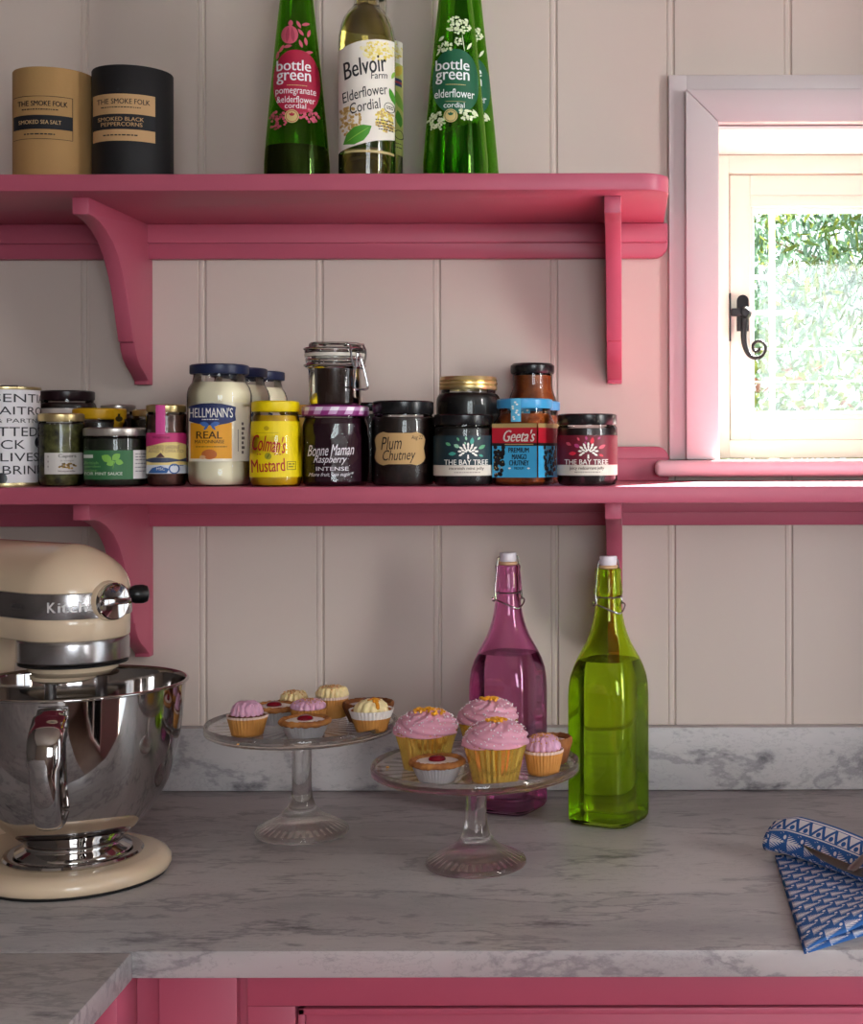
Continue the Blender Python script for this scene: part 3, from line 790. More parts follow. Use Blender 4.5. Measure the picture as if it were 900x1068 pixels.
def mayo(label, px, d):
    t = thing('mayonnaise_jar', label, 'jar', (X(px, d), CY+d, LT+.0002), 0, 'mayonnaise jars in a row')
    r, h, hl = .0371, .1425, .0115
    p = [(0, .003), (r-.009, 0), (r-.004, .001), (r-.0008, .005), (r, .011), (r, .0275), (r-.0008, .029), (r-.0008, .092), (r, .0935), (r, .108), (r-.002, .115), (r-.006, .121), (.030, .1265), (.0295, .129), (.0295, .1385)]
    obj('glass_body', lathe(BM(), p, 56), M['clear'], t)
    obj('contents', lathe(BM(), inset(p, .0015, .1215), 48), F['mayonnaise'], t)
    lp = lidprof(.0337, h, hl, .0297); obj('lid', lathe(BM(), lp, 96, lambda a, r_, z, i: 1+(.006*cos(48*a) if 4 <= i <= 5 else 0)), M['navy_lid'], t)
    L = PxLabel(px, d, r-.0008, LT); k = 1.695/d; nv = ink('#222F66'); w = ink(WH); og = ink('#E8A21C')
    def x_(x): return px+(x-229)*k
    def y_(y): return 505+(y-505)*k
    L.B(x_(198.5), y_(418.5), x_(259.5), y_(480.5), ink('#F2E9D6'))
    og_pts = [(200.5, 440), (241, 440), (241, 477.5), (200.5, 477.5)]
    L.Pg([(x_(a), y_(b)) for a, b in og_pts], og, 1)
    fl = [(198.8, 423), (204, 421.5), (212, 420), (222, 419.6), (232, 420.4), (240, 422), (245, 423.5), (244.2, 431), (245, 437.5), (238, 440.5), (228, 442.5), (218, 442.5), (207, 440.8), (199.2, 438), (200.3, 431)]
    L.Pg([(x_(a), y_(b)) for a, b in fl], nv, 2)
    L.T("HELLMANN'S", x_(199.6), y_(424.3), x_(242), y_(434.6), w, 3, bold=.004)
    L.Ln(x_(212), x_(228), [y_(436.2)], .9, w, 3)
    L.Lf(x_(214.5), y_(441.5), 10, 5, 165, ink('#3F68B0'), 3); L.Lf(x_(224.5), y_(441.5), 10, 5, 15, ink('#3F68B0'), 3); L.Lf(x_(216), y_(445), 7, 2.5, 50, ink('#3F68B0'), 3); L.Lf(x_(223), y_(445), 7, 2.5, 130, ink('#3F68B0'), 3)
    L.T('REAL', x_(206.5), y_(449), x_(231.5), y_(456.6), ink('#4A3010'), 3, bold=.016); L.T('MAYONNAISE', x_(205), y_(458), x_(233.5), y_(461.6), ink('#4A3010'), 3, bold=.01)
    L.Ln(x_(206), x_(236), [y_(464.6)], .9, ink('#6A4A18'), 3)
    L.E(x_(219), y_(473), 7.5, 5.2, ink('#C06A34'), 2); L.E(x_(212.5), y_(476), 3, 2, ink('#E0B080'), 2.5)
    for i in range(7): L.B(x_(250.5), y_(439.5+i*5), x_(253.5 if i % 2 else 252.5), y_(442.5+i*5), ink('#6A6058'), 2)
    L.B(x_(246.7), y_(447), x_(247.4), y_(470), ink('#8A8078'), 2)
    L.put('label', t)
mayo('large mayonnaise jar with navy lid and orange label, front of its row', 229, 1.695)
mayo('middle of three mayonnaise jars, only its right edge showing behind the first', 249.5, 1.773)
mayo('rearmost of three mayonnaise jars, nearest the panelled wall', 269, 1.852)

# mustard
d = 1.675; t = thing('mustard_jar', 'yellow mustard jar with yellow lid and red lettering', 'jar', (X(287.5, d), CY+d, LT+.0002))
MU = interp([(0, .027), (.004, .0294), (.010, .0302), (.05, .0292), (.075, .0276), (.082, .0262)])
p = [(0, .0015)]+[(MU(z), z) for z in (0, .004, .010, .03, .05, .065, .075, .080)]+[(.0255, .083), (.0255, .094)]
obj('glass_body', lathe(BM(), p, 48), M['clear'], t); obj('contents', lathe(BM(), inset(p, .0015, .082), 40), F['mustard'], t)
obj('lid', lathe(BM(), lidprof(.0272, .0988, .0125, .0256), 90, lambda a, r_, z, i: 1+(.006*cos(45*a) if 4 <= i <= 5 else 0)), M['yellow_lid'], t)
L = PxLabel(287.5, d, MU, LT); y = ink('#F4D800'); rd = ink('#B81E1A')
L.B(261.5, 438.5, 313.5, 497, y); L.T("Colman's", 264.5, 453.5, 297.5, 470.5, rd, 2, shear=.1, bold=.006, rot=-7); L.T('Mustard', 263.5, 478, 296.5, 491.5, rd, 2, bold=.006, rot=3)
L.E(278.5, 446, 2.6, 2.4, ink('#C8A800'), 1); L.B(268, 450.6, 290, 451, ink('#B89A00'), 1); L.B(298.5, 480.5, 307.5, 489.5, ink('#8A7A10'), 1); L.B(299.2, 481.2, 306.8, 488.8, y, 2); L.Ln(300, 306, [482.6, 485.4], 1.4, ink('#8A7A10'), 3)
L.Ln(269, 274, [472.6], 1, rd); L.Ln(286, 294, [472.6], 1, rd); L.E(280, 475, 3.4, 3.6, ink('#A8A020'), 1); L.Lf(280, 475, 6, 2, 60, ink('#7A7A18'), 1.5)
L.put('label', t)
jar('mustard_jar', 'yellow lidded jar peeping out between mustard and raspberry jars at the back', 'jar', 309, 1.79, LT, .0225, .0975, .012, .0205, P('ochre_lid', '#B98A1C', .4), F['mustard'])

# raspberry jam, faceted, gingham lid
d = 1.69; t = thing('jam_jar', 'faceted raspberry jam jar with purple gingham lid and white script', 'jar', (X(350, d), CY+d, LT+.0002))
def facet(a, r_, z, i):
    if 4 <= i <= 8:
        q = (a+rad(11.5)+PI/12) % (PI/6)-PI/12; return .985*cos(PI/12)/cos(q)+.02
    return 1
r = .0386
p = [(0, .002), (r-.007, 0), (r-.003, .001), (r-.0004, .005), (r, .009), (r, .02), (r, .04), (r, .053), (r, .058), (r-.0006, .062), (r-.001, .072), (r-.003, .078), (.0362, .081), (.0362, .090)]
obj('glass_body', lathe(BM(), p, 96, facet), M['clear'], t, smooth=12)
obj('contents', lathe(BM(), inset(p, .0022, .079), 96, facet), P('raspberry_jam', '#30101F', .25), t, smooth=12)
lid = obj('lid', lathe(BM(), lidprof(.0384, .0933, .0118, .0364), 60), P('lid_purple', '#8E2A78', .35), t)
L = Label()
n = 26
for i in range(n):
    for j in range(2):
        c = ('#8E2A78', '#C79AC4', '#C79AC4', '#EDE6EE')[(i % 2)*2+(j % 2)] if True else 0
        u0 = (i/n-.5)*2*PI*.0384; u1 = ((i+1)/n-.5)*2*PI*.0384
        L.poly([(u0+.002*j-.001, .083+j*.0043), (u1+.002*j-.001, .083+j*.0043), (u1+.002*j+.001, .0873+j*.0043), (u0+.002*j+.001, .0873+j*.0043)], ink(c, .35), 0)
L.build('gingham', lid, wrap(.0384, 0), .003)
L = PxLabel(350, d, r, LT); w = ink('#E8DCE6')
L.T('Bonne Maman', 322.5, 463, 368, 474.5, w, 2, shear=.45, rot=2); L.T('Raspberry', 328.5, 474.5, 361, 484.5, w, 2, shear=.45); L.T('INTENSE', 331, 486.3, 362.5, 490.4, w, 2)
L.T('More fruit, less sugar*', 323.5, 492, 367.5, 497.2, w, 2, shear=.45, rot=1); L.put('label', t, off=.0011)

# clip-top jar standing on that lid
zb = LT+.0002+.0933+.0003
d = 1.69; t = thing('clip_top_jar', 'small clip top jar of dark preserve standing on the gingham lid', 'jar', (X(349.5, d), CY+d, zb))
p = [(0, .002), (.027, 0), (.0295, .001), (.0304, .004), (.0304, .040), (.0310, .043), (.0338, .0445), (.0345, .047), (.0338, .0495), (.0320, .0505), (.0320, .0565), (.0345, .0575)]
obj('glass_body', lathe(BM(), p, 48), M['clear'], t)
obj('contents', lathe(BM(), inset(p[:6], .0014, .046), 40), P('dark_preserve_fill', '#24110C', .25), t)
obj('seal', lathe(BM(), [(.030, .0572), (.0348, .0572), (.0352, .0585), (.0352, .0602), (.0348, .0612), (.030, .0612), (.030, .0572)], 48), ink('#DAD4C8', .5), t)
obj('glass_lid', lathe(BM(), [(.0335, .0614), (.0348, .0620), (.0350, .0655), (.0338, .0668), (.0305, .0685), (.0300, .0722), (.0285, .0738), (0, .0742)], 48), M['clear'], t)
bm = BM()
for zz, rr in ((.0470, .0352), (.0535, .0332), (.0664, .0354)):
    tube(bm, [(rr*cos(2*PI*k/40), rr*sin(2*PI*k/40), zz) for k in range(40)], .0013, 6, True)
obj('wire_band', bm, M['wire'], t)
bm = BM()
def rp(phi, r_, tt, z):
    a = rad(phi); e = Vector((sin(a), -cos(a), 0)); s_ = Vector((cos(a), sin(a), 0)); return e*r_+s_*tt+Vector((0, 0, z))
ph = 55
tube(bm, smoothpts([rp(ph, .0360, -.011, .069), rp(ph, .0385, -.012, .062), rp(ph, .039, -.010, .050), rp(ph, .0385, -.006, .043), rp(ph, .038, -.002, .047), rp(ph, .039, -.003, .056), rp(ph, .0395, 0, .060), rp(ph, .039, .003, .056), rp(ph, .038, .002, .047), rp(ph, .0385, .006, .043), rp(ph, .039, .010, .050), rp(ph, .0385, .012, .062), rp(ph, .0360, .011, .069)], 4), .0013, 6)
tube(bm, [rp(ph, .0360, -.011, .069), rp(ph, .0345, -.013, .071), rp(ph, .0345, .013, .071), rp(ph, .0360, .011, .069)], .0013, 6)
tube(bm, smoothpts([rp(ph, .0390, -.004, .054), rp(ph, .0415, -.0085, .035), rp(ph, .0430, -.0105, .020), rp(ph, .0432, 0, .0185), rp(ph, .0430, .0105, .020), rp(ph, .0415, .0085, .035), rp(ph, .0390, .004, .054)], 4), .0013, 6)
obj('clasp', bm, M['wire'], t)
bm = BM(); ph = -128
tube(bm, smoothpts([rp(ph, .0350, -.010, .068), rp(ph, .0390, -.010, .060), rp(ph, .0385, -.008, .047), rp(ph, .0360, 0, .045), rp(ph, .0385, .008, .047), rp(ph, .0390, .010, .060), rp(ph, .0350, .010, .068)], 4), .0013, 6)
obj('hinge_wire', bm, M['wire'], t)
jar('jar', 'small black lidded jar hidden behind the gap left of the plum chutney', 'jar', 386, 1.80, LT, .0225, .1005, .010, .0215, M['black_lid'], F['dark_brown'])

t = jar('jar', 'dark plum chutney jar with black lid and handwritten kraft label', 'jar', 420.5, 1.69, LT, .0368, .099, .0155, .0355, M['black_lid'], F['plum_chutney'], sh=.009)
L = PxLabel(420.5, 1.69, .0368, LT)
pts = []
for x0, y0, x1, y1 in ((391.5, 450, 443, 485),):
    q = 2.4
    base = [(x0+2, y0+4), (x0+5, y0+1.5), (x0+9, y0), (x0+14, y0+1.2), (x1-14, y0+1.2), (x1-9, y0), (x1-5, y0+1.5), (x1-2, y0+4), (x1-.2, y0+8), (x1-1.8, (y0+y1)/2), (x1-.2, y1-8), (x1-2, y1-4), (x1-5, y1-1.5), (x1-9, y1), (x1-14, y1-1.2), (x0+14, y1-1.2), (x0+9, y1), (x0+5, y1-1.5), (x0+2, y1-4), (x0+.2, y1-8), (x0+1.8, (y0+y1)/2), (x0+.2, y0+8)]
L.Pg(base, ink('#BE9A68', .75), 0); k_ = ink('#2A2018', .7)
L.T('Plum', 398, 455, 419, 468.5, k_, 2, shear=.35, rot=3); L.T('Chutney', 400, 468.5, 433, 483, k_, 2, shear=.35, rot=2); L.T('Aug 22', 428.5, 453.5, 440, 459, k_, 2, shear=.3)
L.put('label', t)

def bay(label, px, d, bgc, leaves, line, fill, lx):
    t = jar('jar', label, 'jar', px, d, LT, .0351, .083, .0125, .0346, M['black_lid'], fill, sh=.006)
    L = PxLabel(px, d, .0351, LT); w = ink(WH); o = px-484
    L.B(px-31.6, 454, px+31.2, 485, ink(bgc), 0); L.B(px-31.6, 485, px+31.2, 496, ink('#D8D0C4'), 0)
    cx, cy = lx, 471
    for k, (r_, n, L_, w_) in enumerate(((2.4, 5, 3.4, 1.7), (5.2, 7, 4.0, 2.1), (8.0, 9, 4.4, 2.3))):
        for i in range(n):
            a = 90+(i-(n-1)/2)*(42, 36, 29)[k]; L.Lf(cx+r_*1.05*cos(rad(a)), cy-r_*.95*sin(rad(a)), L_, w_, a, w, 2)
    for x, y, l_, w_, a, c in ((-20, -8, 6, 3.4, -30, 0), (-16, 2, 8, 4, 5, 1), (-11.5, -6, 6.5, 4, -30, 2), (-10, -13, 4.5, 2.2, -60, 0), (4, -11, 8, 4, 82, 1), (14, -5, 8, 3.8, 30, 0), (11, -14, 4, 2.2, 45, 2), (-2, -14, 4.4, 2.4, 100, 2), (13, 4, 5, 2.6, -20, 1), (-3, -9, 3, 2, 120, 2)):
        L.Lf(cx+x, cy+y, l_, w_, a, ink(leaves[c]), 1)
    L.Pg([(cx-.7, cy+3), (cx+.7, cy+3), (cx+1.0, cy+7.4), (cx-1.0, cy+7.4)], w, 1.5)
    L.T('THE BAY TREE', cx-24, 479.2, cx+20, 484.6, w, 3, bold=.006)
    L.T(line, cx-19, 486.6, cx+16, 490.8, ink('#5A4A46'), 2, bold=.012); L.Ln(cx-14, cx+12, [492], 1, ink('#9A8E88'))
    L.put('label', t)
bay('mint jelly jar with black lid and dark teal label', 483.6, 1.681, '#16303A', ('#5FA87A', '#3E9A8A', '#8FC4A4'), 'moreish mint jelly', F['dark_jelly'], 488)
jar('jam_jar', 'tall dark jam jar with ridged gold lid behind the mint jelly', 'jar', 488.5, 1.772, LT, .0392, .1312, .0165, .0355, M['gold_lid'], F['dark_jelly'], sh=.016, rn=.033, bands=(.006, .0105))
bay('redcurrant jelly jar with black lid and crimson label, last in the row', 612.5, 1.68, '#6E1228', ('#D8566A', '#E02A44', '#B8407A'), 'juicy redcurrant jelly', F['redcurrant_jelly'], 613.5)

# square chutney jars with sky-blue lids
def sq(n):
    return lambda a, r_, z, i: 1/((abs(cos(a))**n+abs(sin(a))**n)**(1/n))
def chutney(label, px, d, front):
    t = thing('chutney_jar', label, 'jar', (X(px, d), CY+d, LT+.0002), 0, 'square chutney jars with blue lids'); h = .101; s = .0290
    rot = Matrix.Rotation(rad(-20), 4, 'Z')
    def shape(p, q=0):
        b = BM()
        lathe(b, [(r_-q if r_ > .002 else r_, z+(q*.5 if z < .01 else 0)) for r_, z in p], 64, lambda a, r_, z, i: (1/((abs(cos(a))**9+abs(sin(a))**9)**(1/9)) if r_ > .0272 and z < .075 else (1/((abs(cos(a))**3+abs(sin(a))**3)**(1/3)) if z < .079 else 1)))
        for v in b.verts: v.co = rot @ v.co
        return b
    p = [(0, .002), (s-.004, 0), (s-.001, .001), (s, .004), (s, .03), (s, .060), (s, .070), (s-.0005, .074), (.0300, .0785), (.0308, .082), (.0300, .085), (.0300, .098)]
    obj('glass_body', shape(p), M['clear'], t)
    obj('contents', shape([(0, .002), (s-.004, .001), (s-.0005, .004), (s-.0005, .068), (s-.002, .073), (.0285, .078), (.0293, .0835), (0, .084)], .0012), F['mango_chutney'], t)
    obj('lid', lathe(BM(), lidprof(.0327, h, .0115, .0302), 56), M['blue_lid'], t)
    a = rad(-20); n1 = Vector((sin(a), -cos(a), 0)); u1 = Vector((cos(a), sin(a), 0)); n2 = u1; u2 = -n1
    dF = d-.028; 
    def z_(py): return Z(py, dF)-LT
    gold, red, blk, blu = ink('#C9AE72', .35, .4), ink('#B5142A'), ink('#1A1416'), ink('#3EA6D6')
    w = ink(WH)
    def side(uv, nv, full):
        L = Label()
        def B(x0, y0, x1, y1, m, l=0): L.rect(x0, z_(y1), x1, z_(y0), m, l)
        W = .0282
        B(-W, 441.5, W, 446, gold); B(-W, 446, W, 462, red); B(-W, 462, W, 465, blk); B(-W, 465, W, 498, blu)
        rr = random.Random(11)
        x0 = (-W, -W*.42) if full else (-W*.55, W*.9)
        for i in range(34 if full else 60):
            L.ell(rr.uniform(x0[0]+.003, x0[1]-.002), rr.uniform(z_(496), z_(466)), .0026, .0026, blk, 1+(i % 3)*.2, n=7)
            if i % 3 == 0: L.ell(rr.uniform(x0[0]+.003, x0[1]-.002), rr.uniform(z_(496), z_(466)), .0007, .0007, gold, 2, n=5)
        if full:
            def T(s_, xa, ya, xb, yb, m, **k): L.text(s_, xa, z_(yb), xb, z_(ya), m, 2, **k)
            T("Geeta's", -.014, 448, .0265, 460.5, w, shear=.4, bold=.015); B(-.012, 462.8, .024, 463.9, gold, 2)
            T('PREMIUM', -.0075, 466.8, .0185, 472, blk, bold=.02); T('MANGO', -.003, 473.5, .0155, 479, blk, bold=.02); T('CHUTNEY', -.0065, 480, .0185, 485.4, blk, bold=.02); T('MEDIUM', .0, 487, .012, 489.6, blk, bold=.01)
            L.leaf(-.006, z_(488.3), .004, .002, 0, w, 2); L.leaf(.018, z_(488.3), .004, .002, 0, w, 2)
        return L.build('label', t, plane(nv*s, uv, nv, .0005), 0)
    side(u1, n1, True); side(u2, n2, False)
    L = Label(); 
    L.rect(-.006, .062+.0118, .006, h-.0005, ink('#5BB4DC'), 0)
    for i in range(9): L.ell(RND.uniform(-.004, .004), .077+i*.0024, .0016, .0012, w, 1, n=6)
    L.build('seal', t, wrap(.0329, 0, -14, .0004), .003)
chutney('square mango chutney jar with sky blue lid, red and blue label', 547.3, 1.685, True)
chutney('square chutney jar hidden behind another, edge of blue lid showing', 556.5, 1.775, False)
t = thing('sauce_jar', 'tall amber jam jar with black lid behind the blue lidded jars', 'jar', (X(555.5, 1.868), CY+1.868, LT+.0002))
p = [(0, .002), (.029, 0), (.032, .001), (.033, .005), (.033, .085), (.0325, .098), (.030, .108), (.0268, .117), (.0258, .123), (.0258, .138), (.0262, .143), (.0262, .150)]
obj('glass_body', lathe(BM(), p, 48), M['clear'], t); obj('contents', lathe(BM(), inset(p, .0015, .137), 40), F['amber_jam'], t)
obj('lid', lathe(BM(), lidprof(.0285, .1528, .0135, .0265, .003), 48), M['black_lid'], t)

# ------------------------------------------------------------------ glass swing-top bottles
def swing(label, px, d, turn, tint, water):
    t = thing('swing_top_bottle', label, 'bottle', (X(px, d), CY+d, CT+.0003), rad(turn))
    a = .0410
    outer = [(.0345, .0, 5), (.0385, .0012, 5), (.0405, .005, 5), (a, .012, 5), (a, .05, 5), (a, .10, 5), (a, .150, 5), (.0408, .163, 4.6), (.0400, .175, 4), (.0378, .187, 3.2), (.0350, .197, 2.6), (.0312, .2065, 2.2), (.0270, .2155, 2), (.0232, .225, 2), (.0200, .235, 2), (.0176, .246, 2), (.0160, .258, 2), (.0155, .268, 2), (.0155, .2715, 2), (.0172, .2735, 2), (.0176, .276, 2), (.0170, .279, 2), (.0160, .290, 2), (.0152, .298, 2), (.0158, .3005, 2), (.0158, .303, 2), (.0150, .3045, 2)]
    g = .0030
    inner = [(max(r-g, .009) if z < .26 else min(r-g, .0108), z if z > .01 else .0062, n) for r, z, n in outer if z > .004]
    ns = []
    def build(seq, mat, name):
        b = BM(); nn = [s_[2] for s_ in seq]
        pr = [(s_[0], s_[1]) for s_ in seq]
        def fn(A, r_, z, i): return 1 if nn[i] <= 2 else 1/((abs(cos(A))**nn[i]+abs(sin(A))**nn[i])**(1/nn[i]))
        lathe(b, pr, 96, fn)
        return obj(name, b, mat, t, smooth=50)
    build([(0, .0025, 2)]+outer+[(.0110, .3045, 2)]+inner[::-1]+[(0, .0062, 2)], glass('bottle_glass', tint, 1.46), 'glass_body')
    top = .1945
    wt = [(0, .0058, 2)]+[(r+.0003, z-.0002, n) for r, z, n in inner if z < top]
    rr = interp([(z, r) for r, z, n in inner])(top); wt += [(rr+.0003, top, 2.8), (0, top, 2)]
    build(wt, water, 'water')
    obj('gasket', lathe(BM(), [(0, .3043), (.0108, .3043), (.0118, .3055), (.0118, .3075), (.0105, .3085), (0, .3085)], 32), ink('#C9A078', .5), t)
    obj('stopper', lathe(BM(), [(0, .3080), (.0095, .3080), (.0104, .3092), (.0108, .318), (.0100, .3195), (0, .3198)], 32), ink('#DCD6DE', .2), t)
    bm = BM(); cv = lambda r_, deg, z: (r_*sin(rad(deg)), -r_*cos(rad(deg)), z)
    for sgn in (-1, 1):
        tube(bm, smoothpts([cv(.0115, sgn*90, .3145), cv(.0150, sgn*90, .3120), cv(.0185, sgn*90, .285), cv(.0200, sgn*88, .270), cv(.0195, sgn*84, .262)], 4), .0010, 6)
    tube(bm, smoothpts([cv(.0195, -84, .262), cv(.0205, -60, .260), cv(.0208, -20, .254), cv(.0212, 0, .2515), cv(.0208, 20, .254), cv(.0205, 60, .260), cv(.0195, 84, .262)], 5), .0010, 6)
    tube(bm, [cv(.0168, 10*k, .2705) for k in range(36)], .0009, 6, True)
    for sgn in (-1, 1):
        tube(bm, smoothpts([cv(.0170, sgn*90, .2705), cv(.0190, sgn*86, .266), cv(.0205, sgn*88, .2605), cv(.0215, sgn*96, .261), cv(.0205, sgn*98, .265)], 4), .0010, 6)
    b = obj('wire_bail', bm, M['wire'], t); b.rotation_euler.z = rad(38-turn)
    return t
M['water'] = glass('water', (.985, .99, .985), 1.333)
swing('pink tinted square swing top bottle standing behind the front cake stand', 529.5, 1.80, -22, (.955, .70, .865, 1), M['water'])
swing('green tinted square swing top bottle in front of the lower shelf bracket', 634, 1.742, -27, (.85, .955, .37, 1), M['water'])

# ------------------------------------------------------------------ cake stands
M['stand'] = glass('pressed_glass', (.975, .965, .955), 1.46)
nt = M['stand'].node_tree; mx = nt.nodes.new('ShaderNodeMixShader'); tp = nt.nodes.new('ShaderNodeBsdfTransparent'); tp.inputs[0].default_value = (.97, .965, .96, 1); mx.inputs[0].default_value = .80
nt.links.new(tp.outputs[0], mx.inputs[1]); nt.links.new(nt.nodes['Glass BSDF'].outputs[0], mx.inputs[2]); nt.links.new(mx.outputs[0], nt.nodes['Material Output'].inputs[0])
def stand(label, px, d, R_, floor):
    t = thing('cake_stand', label, 'cake stand', (X(px, d), CY+d, CT+.0003))
    h = floor
    def fl(a, r, z, i): return 1+.012*cos(40*a) if 4 <= i <= 9 else 1
    b = BM()
    lathe(b, [(0, h-.0095), (.016, h-.0098), (.040, h-.0085), (.070, h-.0080), (R_-.014, h-.0078), (R_-.006, h-.0070), (R_-.001, h-.0045), (R_, h-.001), (R_-.0003, h+.0045), (R_-.0018, h+.0062), (R_-.0036, h+.0045), (R_-.0046, h+.0012), (R_-.0075, h), (.060, h), (0, h)], 120, lambda a, r, z, i: 1+(.0035*cos(60*a) if 5 <= i <= 6 else 0))
    for v in b.verts:
        r = math.hypot(v.co.x, v.co.y)
        if v.co.z < h-.006 and .03 < r < R_-.008: v.co.z += .0011*cos(30*math.atan2(v.co.y, v.co.x))
    obj('plate', b, M['stand'], t, smooth=60)
    k = h-.0100
    p = [(0, .010), (.030, .008), (.046, .0025), (.0505, 0), (.0530, .0004), (.0545, .0025), (.0542, .005), (.0520, .0080), (.0440, .0120), (.0345, .0165), (.0255, .0215), (.0195, .0270), (.0152, .034), (.0126, .042), (.0114, .052), (.0112, k-.022), (.0120, k-.012), (.0140, k-.005), (.0165, k), (0, k)]
    obj('pedestal', lathe(BM(), p, 144, lambda a, r, z, i: 1+(.011*cos(36*a) if 7 <= i <= 11 else 0)), M['stand'], t, smooth=60)
    return t
SF, DF_, RF = .1068, 1.556, .1125
SR, DR_, RR_ = .1258, 1.685, .1112
PF, PR_ = X(495.5, DF_), X(314, DR_)
stand('low pressed glass cake stand carrying gold foil cupcakes, nearest the worktop edge', 495.5, DF_, RF, SF)
stand('taller pressed glass cake stand of small cakes beside the stand mixer', 314, DR_, RR_, SR)

FR = {k: P('icing_'+k, c, .45, bump=(220, .12), sss=.15) for k, c in (('pink', '#DDA0B4'), ('mauve', '#D4A2BC'), ('cream', '#E9D29C'), ('vanilla', '#F0DDA8'), ('white', '#EFE6E4'))}
SPONGE = P('sponge', '#B4702E', .8, bump=(300, .4)); CHOC = P('brown_sponge', '#6E3F22', .8, bump=(300, .4))
PASTRY = P('pastry', '#B97C3E', .7, bump=(160, .35), var=(90, '#8E5526')); PASTRY2 = P('dark_pastry', '#8E5526', .7, bump=(160, .35), var=(60, '#6E3C1A'))
FOIL = P('silver_foil', '#DCDDE2', .3, .75); GOLD = P('gold_foil', '#F3CB62', .22, .82)
CASE = P('paper_case', '#C98A45', .6, var=(40, '#B67A38')); RIM = P('pale_paper', '#DCC0B2', .6); RIM2 = P('white_paper', '#E6DCD6', .6)
CHERRY = P('cherry', '#7A0A1E', .15, spec=.6); SUGAR = P('gold_sugar', '#E8A52A', .3); PEARL = P('sugar_pearl', '#F3E9EE', .25)
CARAMEL = P('caramel', '#D98F2A', .25)

def tri(x): return 1-2*abs((x/PI) % 2-1)
DEP = [RND.uniform(.45, 1.35) for _ in range(97)]
def fluted(rb, rt, h, n, amp, curve=0, z0=0, rows=6):
    b = BM(); p = [(0, z0+.0006), (rb*.9, z0)]+[(rb+(rt-rb)*(k/rows)+curve*sin(PI*k/rows), z0+.0006+h*k/rows) for k in range(rows+1)]
    p += [(rt-.0006, z0+h), (rt-.0018, z0+h-.002)]
    return lathe(b, p, n*4, lambda a, r, z, i: 1+(amp*DEP[round(n*a/2/PI) % 97]*(.4+.6*(z-z0)/h)*tri(n*a) if i > 0 else 0))
def case2(t, rb, rt, h, m1, m2, frac=.78, n=34, amp=.034):
    b = fluted(rb, rt, h, n, amp, 0, 0, 8)
    for f in b.faces:
        if f.calc_center_median().z > h*frac: f.material_index = 1
    return obj('paper_case', b, [m1, m2], t, smooth=60)
def scatter(fn, n, s, mat, name, t, box_=True, rr=None, kind='stuff'):
    rr = rr or RND; b = BM()
    for _ in range(n):
        p = Vector(fn(rr)); q = bmesh.new()
        if box_: bmesh.ops.create_cube(q, size=s*rr.uniform(.7, 1.3))
        else: bmesh.ops.create_icosphere(q, subdivisions=1, radius=s*rr.uniform(.7, 1.2))
        join(b, q, 0, Matrix.Translation(p) @ Matrix.Rotation(rr.uniform(0, 6), 4, 'Z') @ Matrix.Rotation(rr.uniform(0, 6), 4, 'X'))
    o = obj(name, b, mat, t, smooth=0 if box_ else 60)
    if kind: o['kind'] = kind
    return o
def cake(name, label, cat, at, floor, rz=0, group=None):
    return thing(name, label, cat, (at[0], at[1], CT+.0003+floor+.0003), rz, group)
def place(px, d): return (X(px, d), CY+d)
def piped(t, name, r, h, z0, n, mat, flat=.0, amp=.10, peak=True):
    b = BM(); p = []
    for k in range(13):
        q = k/12; p.append((r*(cos(q*PI/2)**(.62+flat)), z0+h*sin(q*PI/2)))
    p = [(r*.75, z0-.0015), (r*.95, z0-.0006)]+p[:-1]+[(0, z0+h)]
    lathe(b, p, n*6, lambda a, rr, z, i: 1+amp*min(1, rr/(r*.5))*(abs(cos(n*a/2))**.7-.6))
    for v in b.verts:
        if v.co.z > z0: v.co += noise.noise_vector(v.co*190+Vector((z0*900, r*3000, n)))*.0018*(.5+flat*.6+.5)
    return obj(name, b, mat, t, smooth=75)

def dome_r(r, h, q): return r*math.sqrt(max(0, 1-q**2.3))
def gold_cupcake(label, px, d, floor, seed, spread):
    t = cake('cupcake', label, 'cupcake', place(px, d), floor, rad(seed*40), None)
    rr = random.Random(seed)
    obj('foil_case', fluted(.0235, .0325, .0400, 30, .058, -.0006), GOLD, t, smooth=0)
    z0, r, h = .0385, .0338, .0235
    b = BM(); p = [(.022, z0-.002), (.030, z0-.001)]
    N = 22
    for k in range(N):
        q = k/N; p.append((dome_r(r, h, q), z0+h*q))
    p.append((0, z0+h*.985))
    def fn(a, r_, z, i):
        q = max(0, (z-z0)/h); s_ = 3.2*q
        w = abs(cos(3*a+s_*2.9+.35*sin(2*a+seed)))
        return 1+.11*(w**.8-.62)*min(1, r_/.010)+.02*sin(3*a+seed)
    lathe(b, p, 168, fn)
    for v in b.verts:
        a = math.atan2(v.co.y, v.co.x); q = math.hypot(v.co.x, v.co.y)/r
        v.co.z += .0022*sin(a+seed)*q*(1 if v.co.z > z0+.002 else .3)+.0012*sin(9*a+14*q)*min(1, 2*(1-q))
    obj('frosting', b, FR['pink'], t, smooth=75)
    def surf(q0, q1):
        def f(R0):
            q = R0.uniform(q0, q1); a = R0.uniform(0, 2*PI); r_ = dome_r(r, h, q)*(1.01+.02*R0.random()); return (r_*cos(a), r_*sin(a), z0+h*q+.0012+.0022*sin(a+seed)*r_/r)
        return f
    scatter(surf(.12, .97), 130, .00085, PEARL, 'sugar_pearls', t, False, rr)
    def goldp(R0):
        a = R0.uniform(0, 2*PI); q = spread*math.sqrt(R0.random()); x, y = q*cos(a)+.002, q*sin(a)-.002
        qq = min(1, math.hypot(x, y)/r); return (x, y, z0+h*(max(0, 1-qq**2))**(1/2.3)+.0012)
    scatter(goldp, 46, .0024, SUGAR, 'gold_sugar', t, True, rr)
    return t
